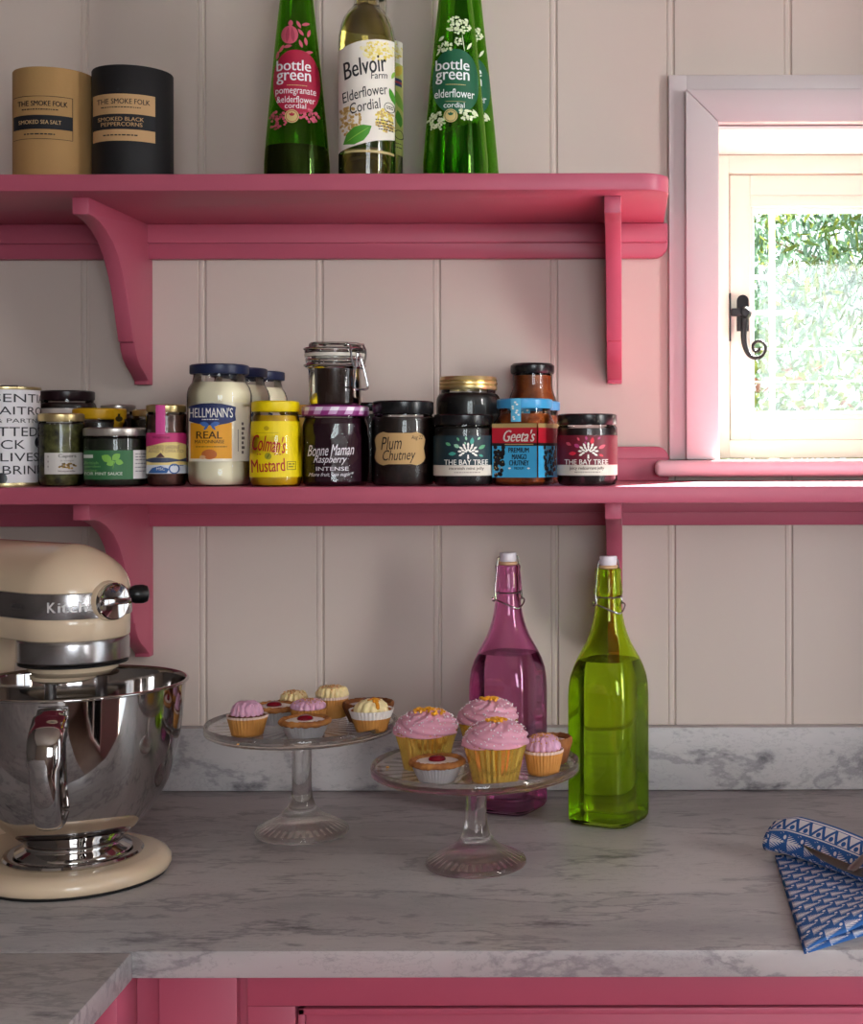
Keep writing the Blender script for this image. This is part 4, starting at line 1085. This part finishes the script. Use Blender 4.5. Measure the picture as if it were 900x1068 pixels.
gold_cupcake('gold foil cupcake with pink swirl at left, behind the front foil tart', 443.5, 1.547, SF, 1, .017)
gold_cupcake('gold foil cupcake with pink swirl, rearmost of the three by the pink bottle', 508, 1.612, SF, 2, .011)
gold_cupcake('gold foil cupcake with pink swirl at front edge of the low cake stand', 516, 1.487, SF, 3, .010)

def crumbly(b, amt, seed):
    for v in b.verts: v.co += noise.noise_vector(v.co*260+Vector((seed, 0, 0)))*amt
    return b
def bakewell(label, px, d, floor, s=1.0, past=None, cx=0):
    t = cake('cherry_tart', label, 'tart', place(px, d), floor, 0)
    obj('foil_cup', fluted(.0185*s, .0262*s, .0165*s, 44, .014), FOIL, t, smooth=25)
    z = .0160*s
    p = [(.020*s, z), (.0262*s, z+.0002), (.0284*s, z+.0022), (.0282*s, z+.0052), (.0262*s, z+.0070), (.0236*s, z+.0064), (.0218*s, z+.0042), (.0205*s, z+.0030), (.020*s, z)]
    obj('pastry_rim', crumbly(lathe(BM(), p, 120, lambda a, r, zz, i: 1+(.026*abs(cos(11*a)) if 2 <= i <= 5 else 0)+.014*sin(3*a+px)), .0011, px), past or PASTRY, t, smooth=70)
    obj('icing', lathe(BM(), [(.0224*s, z+.0015), (.0222*s, z+.0042), (.018*s, z+.0052), (0, z+.0056)], 40), FR['white'], t)
    c = lathe(BM(), [(.0070, z+.003), (.0088, z+.0050), (.0090, z+.0066), (.0078, z+.0086), (.0048, z+.0100), (0, z+.0104)], 28)
    for v in c.verts: v.co.x += cx
    obj('cherry', c, CHERRY, t)
    return t
bakewell('cherry topped tart in silver foil at front of the low cake stand', 455, 1.487, SF)
bakewell('cherry topped tart in silver foil at front of the taller cake stand', 317.5, 1.610, SR)
bakewell('cherry topped foil tart behind the pink iced cupcake at left', 286, 1.699, SR, .97, None, -.001)

def small_cake(label, px, d, floor, rb, rt, h, icing, ir, ih, n, flat, sponge, dusted, m1=CASE, m2=RIM, frac=.9, z0=None, amp=.16):
    t = cake('cupcake', label, 'cupcake', place(px, d), floor, rad(px % 40))
    case2(t, rb, rt, h, m1, m2, frac)
    z0 = z0 or h+.0015
    obj('cake_top', lathe(BM(), [(rt-.0018, h-.003), (rt-.0022, h-.0004), (rt*.72, z0), (0, z0+.0004)], 48, lambda a, r, z, i: 1+.01*sin(7*a)), sponge, t)
    piped(t, 'frosting', ir, ih, z0-.0005, n, icing, flat, amp)
    if dusted:
        def f(R0):
            q = R0.uniform(.35, 1); a = R0.uniform(0, 2*PI); r_ = ir*cos(q*PI/2)**.62*1.02; return (r_*cos(a), r_*sin(a), z0+ih*sin(q*PI/2)+.0003)
        scatter(f, 60, .0010, dusted, 'sprinkles', t, False)
    return t
BIS = P('biscuit_crumb', '#C98F5C', .6)
small_cake('vanilla cupcake with ridged pale pink icing, at left edge of taller stand', 257, 1.630, SR, .0172, .0228, .0225, FR['mauve'], .0172, .0155, 16, .15, CHOC, None)
small_cake('small brown cake with cream piping, rearmost on the taller stand', 306, 1.745, SR, .0165, .0192, .0185, FR['cream'], .0160, .0105, 15, -.25, CHOC, BIS, PASTRY2, PASTRY, .6)
small_cake('pale pink iced cake dusted with crumbs, behind the front cherry tart', 321, 1.676, SR, .0172, .0205, .0215, FR['mauve'], .0190, .0090, 17, -.3, CHOC, BIS, PASTRY2, CASE, .7)
small_cake('cupcake with round cream icing, standing behind the crumb dusted one', 346, 1.737, SR, .0160, .0190, .0255, FR['cream'], .0186, .0105, 17, -.35, CHOC, BIS)
t = small_cake('vanilla cupcake with buttercream and caramel at right edge of taller stand', 386.5, 1.650, SR, .0168, .0252, .0250, FR['vanilla'], .0192, .0145, 11, .1, SPONGE, None, CASE, RIM2, .62, .0225, .16)
b = BM(); lathe(b, [(.0030, .0305), (.0058, .0325), (.0050, .0345), (0, .0372)], 20, lambda a, r, z, i: 1+.35*sin(3*a)+.2*sin(5*a))
for v in b.verts: v.co += Vector((.002, -.006, .0025))
tube(b, smoothpts([(.002, -.009, .0365), (.003, -.0145, .0325), (.0025, -.0175, .0275)], 4), [.0022]*8+[.0012], 8)
obj('caramel', b, CARAMEL, t, smooth=60)
small_cake('vanilla cupcake with crumb dusted lilac icing at right of the low stand', 566, 1.518, SF, .0160, .0207, .0255, FR['mauve'], .0178, .0140, 15, -.1, SPONGE, BIS)

def open_tart(label, px, d, floor, r, h, cherry):
    t = cake('pastry_tart', label, 'tart', place(px, d), floor)
    p = [(0, .0004), (r*.72, 0), (r*.78, .001), (r*.94, h*.62), (r, h*.80), (r*.985, h*.95), (r*.93, h), (r*.86, h*.9), (r*.82, h*.72), (0, h*.70)]
    obj('pastry_shell', crumbly(lathe(BM(), p, 120, lambda a, rr, z, i: 1+(.04*abs(cos(11*a)) if 3 <= i <= 6 else 0)), .0008, px), PASTRY2, t, smooth=70)
    obj('icing', lathe(BM(), [(r*.84, h*.71), (r*.80, h*.82), (r*.4, h*.86), (0, h*.87)], 40, lambda a, rr, z, i: 1+.02*sin(5*a)), FR['white'], t)
    if cherry: obj('cherry', lathe(BM(), [(.0058, h*.84), (.0078, h*.84+.002), (.0078, h*.84+.0042), (.005, h*.84+.0075), (0, h*.84+.0085)], 24), CHERRY, t)
open_tart('brown crimped pastry tart behind the caramel topped cupcake', 383.5, 1.712, SR, .0295, .0235, True)
open_tart('brown pastry tart peeping out behind the lilac iced cupcake', 573, 1.573, SF, .0235, .0285, False)
t3 = P('gold_speck', '#E8A83C', .35)
for px, py, s_, fl in ((403.5, 801, .0021, SF), (247.5, 776.5, .0016, SR)):
    x, y = on(px, py, CT+fl)
    b = BM(); bmesh.ops.create_cube(b, size=1)
    for v in b.verts: v.co = Vector((v.co.x*s_*1.6, v.co.y*s_*1.2, (v.co.z+.5)*s_*.8))
    bmesh.ops.bevel(b, geom=b.edges[:], offset=s_*.25, segments=1, affect='EDGES')
    o = obj('sugar_crumb', b, t3, None, (x, y, CT+fl+.0007), 0)
    tag(o, 'gold sugar crumb on the glass plate left of the foil cupcakes' if fl == SF else 'gold sugar crumb on glass plate in front of the ridged pink cupcake', 'crumb')

# ------------------------------------------------------------------ stand mixer
CREAM = P('cream_enamel', '#E0C8AB', .22, coat=.6)
STEEL = P('brushed_steel', '#B4B2B4', .24, 1); CHROME = P('polished_steel', '#B9B5B4', .055, 1); BLACK = P('black_plastic', '#0E0E10', .3)
DARKGAP = P('dark_rubber', '#1A1818', .6)
BX, BY = X(76, 1.525), CY+1.525
t = thing('stand_mixer', 'cream stand mixer with polished steel bowl at left end of worktop', 'mixer', (BX, BY, CT+.0003), rad(-35))
def capsule(r, z, back, rb, front=0, n=20):
    pts = []
    for k in range(n+1):
        a = -PI/2+PI*k/n; pts.append((front+r*cos(a), r*sin(a), z))
    for k in range(n+1):
        a = PI/2+PI*k/n; pts.append((-back+rb*cos(a), rb*sin(a), z))
    return pts
# base
rings = []
for z, q in ((0.003, -.003), (.005, 0), (.010, .001), (.015, 0), (.019, -.004), (.0215, -.009), (.0222, -.014)):
    rings.append(capsule(.0985+q, z, .225, .078+q))
base = obj('base', loft(BM(), rings), CREAM, t, smooth=50)
obj('foot_pad', loft(BM(), [capsule(.0945, 0, .222, .073), capsule(.0955, .0035, .222, .074)]), DARKGAP, base)
rings = []
for z, hw, hl, cx in ((.021, .060, .075, -.205), (.030, .050, .058, -.205), (.06, .045, .050, -.207), (.14, .043, .048, -.210), (.21, .045, .055, -.205), (.249, .047, .062, -.200)):
    rings.append([(cx+hl*math.copysign(abs(cos(a))**.7, cos(a)), hw*math.copysign(abs(sin(a))**.7, sin(a)), z) for a in [2*PI*k/40 for k in range(40)]])
obj('column', loft(BM(), rings), CREAM, t, smooth=50)
obj('bowl_clamp_plate', lathe(BM(), [(0, .0223), (.0700, .0223), (.0708, .0240), (.0690, .0262), (.0640, .0268), (.060, .0250), (0, .0250)], 64), CHROME, t)
# head
HS = [(.2525, .050, .0), (.2530, .0560, 0), (.2545, .0572, 0), (.2700, .0574, 0), (.2752, .0576, 0)]
def head(z, r):
    k = r/.0576
    return capsule(r, z, .20, r*.94)
rings = [head(z, r) for z, r, _ in HS]
rings += [head(z, r) for z, r in ((.2760, .0570), (.3025, .0568), (.3032, .0575), (.310, .0565), (.318, .0535), (.326, .0482), (.333, .0412), (.340, .0315), (.3455, .0215), (.3490, .0120), (.3503, .004))]
hd_ = obj('head', loft(BM(), rings), CREAM, t, smooth=50)
rings = [capsule(r, z, .199, r*.94) for z, r in ((.2758, .0570), (.2762, .0588), (.2775, .0592), (.3012, .0590), (.3024, .0586), (.3028, .0570))]
band = obj('trim_band', loft(BM(), rings), STEEL, hd_, smooth=40)
def bandmap(u, v, l):
    r = .0592+.0004+.0002*l; s_ = u; al = rad(-13)+s_/.0592
    if al < -PI/2: return Vector((-( -PI/2-al)*.0592, -r, .289+v))
    return Vector((r*cos(al), r*sin(al), .289+v))
L = Label(); eng = P('engraved_letters', '#E2DEDE', .45, .2)
L.text('K', -.0470, -.0052, -.0385, .0052, eng, 1, bold=.03); L.text('itchenAid', -.0365, -.0052, .040, .0052, eng, 1, bold=.03)
L.build('lettering', band, bandmap, .003)
L = Label()
L.text('ARTISAN', -.098, -.0025, -.077, .0025, P('dark_letters', '#4A4648', .4), 1)
L.build('small_lettering', band, bandmap, .003)
obj('planetary_ring', lathe(BM(), [(.050, .2270), (.0550, .2270), (.0562, .2285), (.0566, .2310), (.0566, .2480), (.0562, .2515), (.0550, .2530), (.050, .2530)], 64), STEEL, hd_)
obj('ring_seal', lathe(BM(), [(.040, .2250), (.0550, .2250), (.0556, .2270), (.040, .2272)], 64), DARKGAP, hd_)
pl = obj('planetary', lathe(BM(), [(0, .205), (.028, .2055), (.0330, .2080), (.0335, .2120), (.0400, .2140), (.0455, .2190), (.0470, .2264), (0, .2264)], 56), CREAM, t)
for v in pl.data.vertices:
    if v.co.z < .2125: v.co.x -= .012; v.co.y -= .004
bm = BM(); lathe(bm, [(0, .172), (.006, .172), (.006, .2065), (0, .2065)], 20, cx=-.026, cy=-.010)
sh = obj('beater_shaft', bm, STEEL, t)
bm = BM(); tube(bm, smoothpts([(-.026, -.010, .172), (-.026, -.010, .15), (-.026, .025, .125), (-.026, .03, .09), (-.026, -.010, .062), (-.026, -.05, .09), (-.026, -.045, .125), (-.026, -.010, .15)], 5), .004, 8)
obj('flat_beater', bm, ink('#C8C4BC', .4), t)
# attachment hub, knob
Mh = Matrix.Translation((.047, .003, .2930)) @ Matrix.Rotation(PI/2, 4, 'Y')
bm = BM(); q = bmesh.new(); lathe(q, [(.0225, -.012), (.0212, .006), (.0202, .0140), (.0192, .0158), (0, .0158)], 48); join(bm, q, 0, Mh)
obj('hub_collar', bm, CREAM, hd_)
bm = BM(); q = bmesh.new(); lathe(q, [(.0190, .0150), (.0193, .0165), (.0193, .0205), (.0182, .0218), (.0168, .0212), (0, .0209)], 48); join(bm, q, 0, Mh)
q = bmesh.new(); box(q, -.0034, .0034, -.0168, .0168, .0205, .0258, .0012); join(bm, q, 0, Mh)
hub = obj('hub_cover', bm, CHROME, hd_)
L = Label(); L.text('KitchenAid', -.0125, -.0014, .0125, .0014, P('dark_print', '#6A6668', .4), 1); L.build('lettering', hub, lambda u, v, l: Vector((.045+.0260, u, .295+v)), 0)
bm = BM(); Mk = Matrix.Translation((.0310, .0420, .2945)) @ Matrix.Rotation(rad(62), 4, 'Z') @ Matrix.Rotation(PI/2, 4, 'Y')
q = bmesh.new(); lathe(q, [(.0060, -.005), (.0060, .004), (.0085, .006), (.0100, .010), (.0102, .018), (.0086, .0225), (.004, .0245), (0, .0248)], 28); join(bm, q, 0, Mk)
obj('hub_knob', bm, BLACK, hd_)
# bowl
bo = [(.0540, .0265), (.0590, .0268), (.0585, .0290), (.0500, .0330), (.0485, .0375), (.0500, .0405), (.0560, .0450), (.0660, .0525), (.0775, .0650), (.0880, .0800), (.0975, .0990), (.1040, .1190), (.1085, .1420), (.1112, .1650), (.1135, .1900), (.1145, .2010),
      (.1168, .2016), (.1176, .2030), (.1168, .2044), (.1150, .2046), (.1136, .2036), (.1128, .2000), (.1102, .1650), (.1074, .1420), (.1028, .1190), (.0962, .0990), (.0868, .0805), (.0765, .0660), (.0650, .0540), (.050, .0470), (0, .0455)]
bowl = obj('bowl', lathe(BM(), [(0, .0268)]+bo, 128), CHROME, t, smooth=60)
ha = rad(11.5+35)                       # handle direction, in the mixer's own frame
e = Vector((sin(ha), -cos(ha), 0)); sd = Vector((cos(ha), sin(ha), 0))
path = smoothpts([e*.1150+Vector((0, 0, .1950)), e*.1195+Vector((0, 0, .1925)), e*.1320+Vector((0, 0, .1850)), e*.1490+Vector((0, 0, .1760)), e*.1560+Vector((0, 0, .1620)), e*.1560+Vector((0, 0, .1350)), e*.1500+Vector((0, 0, .1080)), e*.1370+Vector((0, 0, .0880)), e*.1180+Vector((0, 0, .0840)), e*.0955+Vector((0, 0, .0900))], 6)
n = len(path); bm = BM()
tube(bm, path, [(.0140+(.0025 if .15 < i/n < .5 else 0)-.0035*max(0, i/n-.45), .0024+.0042*max(0, sin(PI*i/n))) for i in range(n)], 16, flat=sd)
obj('handle', bm, CHROME, bowl, smooth=60)
L = Label(); L.rect(-.0145, .176, .0145, .1975, STEEL, 0); L.build('handle_plate', bowl, lambda u, v, l: e*(.1127+.0012+(v-.17)*.045)+sd*u+Vector((0, 0, v)), 0)

# ------------------------------------------------------------------ napkin and cutlery
def napkin_mat(scale, border):
    m, nt, b = newmat('block_print_linen'); L = nt.links.new
    def N(op, a, c=None, d=None):
        n = nt.nodes.new('ShaderNodeMath'); n.operation = op
        for i, v in enumerate((a, c, d)):
            if v is None: continue
            if isinstance(v, (int, float)): n.inputs[i].default_value = v
            else: L(v, n.inputs[i])
        return n.outputs[0]
    uv = nt.nodes.new('ShaderNodeUVMap'); sp = nt.nodes.new('ShaderNodeSeparateXYZ'); L(uv.outputs[0], sp.inputs[0])
    u, v = sp.outputs[0], sp.outputs[1]
    V = N('DIVIDE', v, scale*.62); row = N('FLOOR', V); fv = N('SUBTRACT', N('SUBTRACT', V, row), .5)
    U = N('ADD', N('DIVIDE', u, scale), N('MULTIPLY', N('MODULO', N('ABSOLUTE', row), 2.0), .5)); fu = N('SUBTRACT', N('SUBTRACT', U, N('FLOOR', U)), .5)
    env = N('MULTIPLY', N('SUBTRACT', .46, fu), .66)                                   # frond narrows to its tip
    teeth = N('ADD', .56, N('MULTIPLY', .44, N('COSINE', N('MULTIPLY', N('SUBTRACT', fu, N('MULTIPLY', N('ABSOLUTE', fv), 1.6)), 27))))
    leaf = N('LESS_THAN', N('ABSOLUTE', fv), N('MULTIPLY', env, teeth))
    leaf = N('MULTIPLY', leaf, N('GREATER_THAN', fu, -.42))
    d1 = N('SQRT', N('ADD', N('POWER', N('SUBTRACT', fu, .40), 2), N('POWER', N('MULTIPLY', N('SUBTRACT', fv, .30), .62), 2)))
    leaf = N('MAXIMUM', leaf, N('LESS_THAN', d1, .085))
    if border:
        inb = N('GREATER_THAN', v, .034)
        t_ = N('DIVIDE', u, .020); tr = N('ABSOLUTE', N('SUBTRACT', N('SUBTRACT', t_, N('FLOOR', t_)), .5))    # 0..0.5 zig-zag
        vv = N('DIVIDE', N('SUBTRACT', v, .038), .014)
        zig = N('LESS_THAN', N('ABSOLUTE', N('SUBTRACT', vv, N('MULTIPLY', tr, 2))), .22)
        dot = N('LESS_THAN', N('ADD', N('POWER', N('DIVIDE', N('SUBTRACT', tr, .5), .16), 2), N('POWER', N('DIVIDE', N('SUBTRACT', vv, .22), .2), 2)), 1)
        bw = N('SUBTRACT', 1, N('MAXIMUM', zig, dot))
        line = N('MAXIMUM', N('LESS_THAN', N('ABSOLUTE', N('SUBTRACT', v, .0362)), .0007), N('LESS_THAN', N('ABSOLUTE', N('SUBTRACT', v, .0547)), .0012))
        bw = N('MULTIPLY', bw, N('MULTIPLY', N('GREATER_THAN', v, .0378), N('LESS_THAN', v, .0525)))
        bw = N('MAXIMUM', bw, line)
        leaf = N('ADD', N('MULTIPLY', leaf, N('SUBTRACT', 1, inb)), N('MULTIPLY', bw, inb))
    mx = nt.nodes.new('ShaderNodeMix'); mx.data_type = 'RGBA'; L(leaf, mx.inputs[0])
    mx.inputs[6].default_value = lin('#3564A6'); mx.inputs[7].default_value = lin('#E6E3E8'); L(mx.outputs[2], b.inputs['Base Color'])
    b.inputs['Roughness'].default_value = .85; b.inputs['Specular IOR Level'].default_value = .2
    return m
def sheet(name, fn, nu, nv, mat, parent, uvf, thick=.0012):
    b = BM(); uvl = b.loops.layers.uv.new('UVMap'); g = [[b.verts.new(fn(i/nu, j/nv)) for j in range(nv+1)] for i in range(nu+1)]
    for i in range(nu):
        for j in range(nv):
            f = b.faces.new((g[i][j], g[i+1][j], g[i+1][j+1], g[i][j+1]))
            for lp, (a, c) in zip(f.loops, ((i, j), (i+1, j), (i+1, j+1), (i, j+1))): lp[uvl].uv = uvf(a/nu, c/nv)
    o = obj(name, b, mat, parent, smooth=60, recalc=False)
    s_ = o.modifiers.new('thickness', 'SOLIDIFY'); s_.thickness = thick; s_.offset = 0
    return o
nk = thing('napkin', 'folded blue and white block printed napkin with rolled edge at worktop right', 'napkin', (.16, -.45, CT))
O = Vector((.16, -.45, CT))
A_, B_, C_, D_ = Vector((.160, -.335, 0)), Vector((.1555, -.632, 0)), Vector((.44, -.405, 0)), Vector((.44, -.25, 0))
def low(u, v):
    p = B_.lerp(C_, u).lerp(A_.lerp(D_, u), v); return Vector((p.x, p.y, CT+.0014))-O
def upp(u, v):
    p = B_.lerp(C_, u).lerp(A_.lerp(D_, u), v)
    lift = .017*min(1, u*3.2)**.8*max(0, 1-v*2.2)**1.5
    curl = -.006*max(0, 1-v*14)
    z = .0042+.004*sin(v*PI)*min(1, u*8)+lift+curl*min(1, u*6)+.0012*sin(9*u+5*v)
    return Vector((p.x+.004*(1-u)*0, p.y-.000, CT+max(.0036, z)))-O
NM = napkin_mat(.026, False)
sheet('lower_fold', low, 30, 20, NM, nk, lambda u, v: (u*.30, v*.24))
sheet('upper_fold', upp, 50, 50, NM, nk, lambda u, v: (u*.36, v*.26))
sec = smoothpts([(.030, .010, 0), (.010, .0080, 0), (-.001, .0092, 0), (-.007, .0150, 0), (-.0075, .0230, 0), (-.004, .0310, 0), (.003, .0390, 0), (.012, .0445, 0), (.020, .0440, 0), (.026, .037, 0), (.030, .024, 0), (.032, .0125, 0)], 5)
aa = Vector((.59, -.81, 0)).normalized(); bb = Vector((.81, .59, 0))
P0 = Vector((.150, -.322, 0))
ls = [0]
for p, q in zip(sec, sec[1:]): ls.append(ls[-1]+(q-p).length)
def flap(u, v):
    k = v*(len(sec)-1); i = min(int(k), len(sec)-2); p = sec[i].lerp(sec[i+1], k-i)
    s_ = u*.30; pinch = .82+.18*min(1, u*9)
    z = p.y*(pinch+.10*sin(5.5*u+.3)*(.5 if p.y > .02 else 0))
    return P0+aa*(s_+(.006*sin(v*PI*1.2) if u < .02 else 0))+bb*(p.x+.004*sin(7*u))+Vector((0, 0, CT+max(z, .0078)))-O
sheet('rolled_edge', flap, 60, len(sec)-1, napkin_mat(.026, True), nk, lambda u, v: (u*.30, ls[min(len(ls)-1, round(v*(len(sec)-1)))]-.024))

SILV = P('old_silver', '#8E8B89', .38, 1)
def along(p, q, k): return p.lerp(q, k)
T0 = Vector((X(835.5, 1.512), CY+1.512, Z(885.5, 1.512))); T1 = Vector((X(905, 1.412), CY+1.412, Z(915, 1.412)))
dr = (T1-T0).normalized()
kn = thing('table_knife', 'silver table knife with its tip resting on the rolled napkin edge', 'knife', tuple(T0))
wd = Vector((0, 0, 1)).cross(dr).normalized(); wd = (wd*.45+Vector((0, 0, 1))*.9); wd = (wd-dr*wd.dot(dr)).normalized()
bm = BM(); Lb = .105
prof = [(0, .0005), (.006, .0012), (.016, .0024), (.035, .0036), (.07, .0042), (.095, .0042), (.105, .0036)]
tube(bm, [dr*s_+wd*(.0042-w) for s_, w in prof], [(w, .0007) for s_, w in prof], 10, flat=wd)
obj('blade', bm, SILV, kn, smooth=30)
bm = BM(); prof = [(.103, .0042), (.110, .0052), (.13, .0052), (.17, .0065), (.20, .0075), (.208, .0060), (.2115, .002)]
tube(bm, [dr*s_+wd*.0035 for s_, w in prof], [(w, .0034) for s_, w in prof], 14, flat=wd)
obj('knife_handle', bm, SILV, kn, smooth=50)
F0 = Vector((X(885.5, 1.42), CY+1.42, Z(911, 1.42))); F1 = Vector((X(906, 1.45), CY+1.45, Z(898, 1.45)+.0078))
fd = (F1-F0).normalized(); fw = Vector((0, 0, 1)).cross(fd).normalized()
fk = thing('table_fork', 'silver fork crossing the knife on the napkin at picture edge', 'fork', tuple(F0))
bm = BM(); prof = [(0, .003), (.004, .0052), (.015, .0056), (.03, .0040), (.045, .0026), (.065, .0024), (.075, .0030)]
tube(bm, [fd*s_+Vector((0, 0, .002)) for s_, w in prof], [(w, .0012) for s_, w in prof], 10, flat=fw)
obj('fork_handle', bm, SILV, fk, smooth=50)
bm = BM(); tube(bm, [fd*.074+Vector((0, 0, .002)), fd*.080+Vector((0, 0, .0015)), fd*.090+Vector((0, 0, .001)), fd*.097+Vector((0, 0, .001))], [(.003, .0012), (.008, .0013), (.0095, .0013), (.0095, .0012)], 10, flat=fw)
obj('fork_head', bm, SILV, fk, smooth=50)
for k in range(4):
    bm = BM(); w = -.0078+.0052*k
    tube(bm, [fd*.096+fw*w, fd*.108+fw*w+Vector((0, 0, .002)), fd*.128+fw*w*.95+Vector((0, 0, .006))], [(.0014, .001), (.0014, .001), (.0007, .0006)], 6, flat=fw)
    obj('tine', bm, SILV, fk, smooth=50)

# ------------------------------------------------------------------ the garden beyond the window
def leafmat(name, c, tr):
    m = bpy.data.materials.new(name); m.use_nodes = True; nt = m.node_tree; nt.nodes.clear()
    o = nt.nodes.new('ShaderNodeOutputMaterial'); d = nt.nodes.new('ShaderNodeBsdfDiffuse'); q = nt.nodes.new('ShaderNodeBsdfTranslucent'); x = nt.nodes.new('ShaderNodeMixShader')
    d.inputs[0].default_value = lin(c); q.inputs[0].default_value = lin(tr); x.inputs[0].default_value = .3
    nt.links.new(d.outputs[0], x.inputs[1]); nt.links.new(q.outputs[0], x.inputs[2]); nt.links.new(x.outputs[0], o.inputs[0]); return m
LF = [leafmat('leaf_yellow_green', '#565F32', '#5F6933'), leafmat('leaf_green', '#475A3C', '#50613C'), leafmat('leaf_blue_green', '#607973', '#758C84'), leafmat('leaf_red', '#69463C', '#744E43'), leafmat('leaf_dark', '#3F534A', '#4A5D4A')]
BARK = P('bark', '#6A5C50', .9, bump=(30, .5))
def foliage(blobs, n, L_, W_, ms, hang=0, seed=1):
    rr = random.Random(seed); b = BM(); tot = sum(q[3]*q[4]*q[5] for q in blobs)
    for (x, y, z, a, c, h) in blobs:
        for _ in range(int(n*a*c*h/tot)):
            v = Vector((rr.gauss(0, 1), rr.gauss(0, 1), rr.gauss(0, 1))).normalized()*rr.random()**.4
            p = Vector((x+v.x*a, y+v.y*c, z+v.z*h))
            dn = Vector((rr.gauss(0, 1), rr.gauss(0, 1), rr.gauss(0, .8)-hang)).normalized(); sd_ = dn.orthogonal().normalized(); sd_ = (Matrix.Rotation(rr.uniform(0, 6.3), 3, dn) @ sd_)
            l, w = L_*rr.uniform(.6, 1.3), W_*rr.uniform(.7, 1.2)
            f = b.faces.new([b.verts.new(p-dn*l/2), b.verts.new(p+sd_*w/2), b.verts.new(p+dn*l/2), b.verts.new(p-sd_*w/2)])
            f.material_index = rr.choice(ms)
    return b
def shrub(name, label, cat, x, y, blobs, n, L_, W_, ms, hang, seed, stems):
    t = thing(name, label, cat, (x, y, 0))
    f = obj('foliage', foliage(blobs, n, L_, W_, ms, hang, seed), LF, t, smooth=0, recalc=False); f['kind'] = 'stuff'
    for s_ in stems:
        bm = BM(); tube(bm, smoothpts(s_[0], 4), [s_[1]*(1-.6*i/((len(s_[0])-1)*4)) for i in range((len(s_[0])-1)*4+1)], 7)
        obj('stem', bm, BARK, t)
struct('ground', box(BM(), -9, 9, .225, 16, -.06, 0), P('lawn', '#8DA05A', .95, var=(6, '#A3AE6A')), smooth=0)
shrub('shrub', 'yellow green flowering shrub with reddish flecks beyond the window', 'shrub', .75, 3.0, [(-.35, 0, .90, .55, .45, .86), (.35, .1, .95, .60, .45, .84), (0, .1, .55, .9, .5, .55)], 9000, .050, .026, [0, 0, 0, 1, 1, 0, 4, 4, 0, 3], .2, 3, [([(0, 0, 0), (-.2, 0, .5), (-.4, 0, 1.1)], .02), ([(.1, 0, 0), (.2, 0, .6), (.4, .1, 1.2)], .02)])
shrub('tree', 'pale blue green tree with long hanging leaves beyond the window', 'tree', 1.25, 4.6, [(-.25, 0, 2.25, .85, .6, .62), (.6, .1, 2.5, .8, .6, .8), (-.6, .2, 1.75, .35, .4, .35), (.25, 0, 1.7, .5, .4, .35)], 9000, .11, .022, [2, 2, 1, 2, 4, 0], 1.2, 5, [([(.5, 0, 0), (.5, 0, .9), (.45, 0, 1.9), (.5, 0, 2.8)], .045), ([(.5, 0, 1.3), (.1, 0, 1.95), (-.6, .1, 2.3)], .014), ([(.5, 0, 1.5), (.7, .05, 2.1), (.9, .1, 2.7)], .02)])
shrub('hedge', 'dark green hedge at the far side of the garden', 'hedge', 1.0, 8.5, [(-2.2, 0, 1.1, 1.5, .6, 1.2), (0, 0, 1.1, 1.5, .6, 1.15), (2.2, 0, 1.2, 1.5, .6, 1.3)], 4500, .13, .07, [1, 4, 1, 2], 0, 8, [([(0, 0, 0), (.05, 0, .9), (-.1, 0, 1.6)], .06)])
shrub('tree', 'light green tree rising above the far hedge', 'tree', .2, 9.5, [(.1, 0, 3.2, 1.1, .8, 1.3)], 2600, .14, .07, [1, 0, 2], .2, 9, [([(0, 0, 0), (.05, 0, 1.4), (.1, 0, 3.4)], .09)])
TW = P('trellis_paint', '#F0EEEA', .5)
tr = thing('garden_trellis', 'white painted garden trellis post and rails outside the window', 'trellis', (.352, 1.6, 0))
dT = 3.51
for x in (-.46, 0, .46):
    obj('post', box(BM(), x-.0065, x+.0065, -.0065, .0065, .0003, Z(215, dT) if x <= 0 else 1.66, .001), TW, tr)
for py, x0, x1, h in ((290, -.46, .004, .010), (327, -.46, .055, .010)):
    obj('rail', box(BM(), x0, x1, -.0115, -.0066, Z(py, dT)-h/2, Z(py, dT)+h/2, .001), TW, tr)
for py in (364, 398):
    bm = BM(); z = Z(py, dT); tube(bm, [(-.46, -.009, z), (0, -.009, z-.002), (.46, -.009, z+.001)], .0022, 6); obj('training_wire', bm, P('grey_wire', '#A8A8AC', .4, .8), tr)
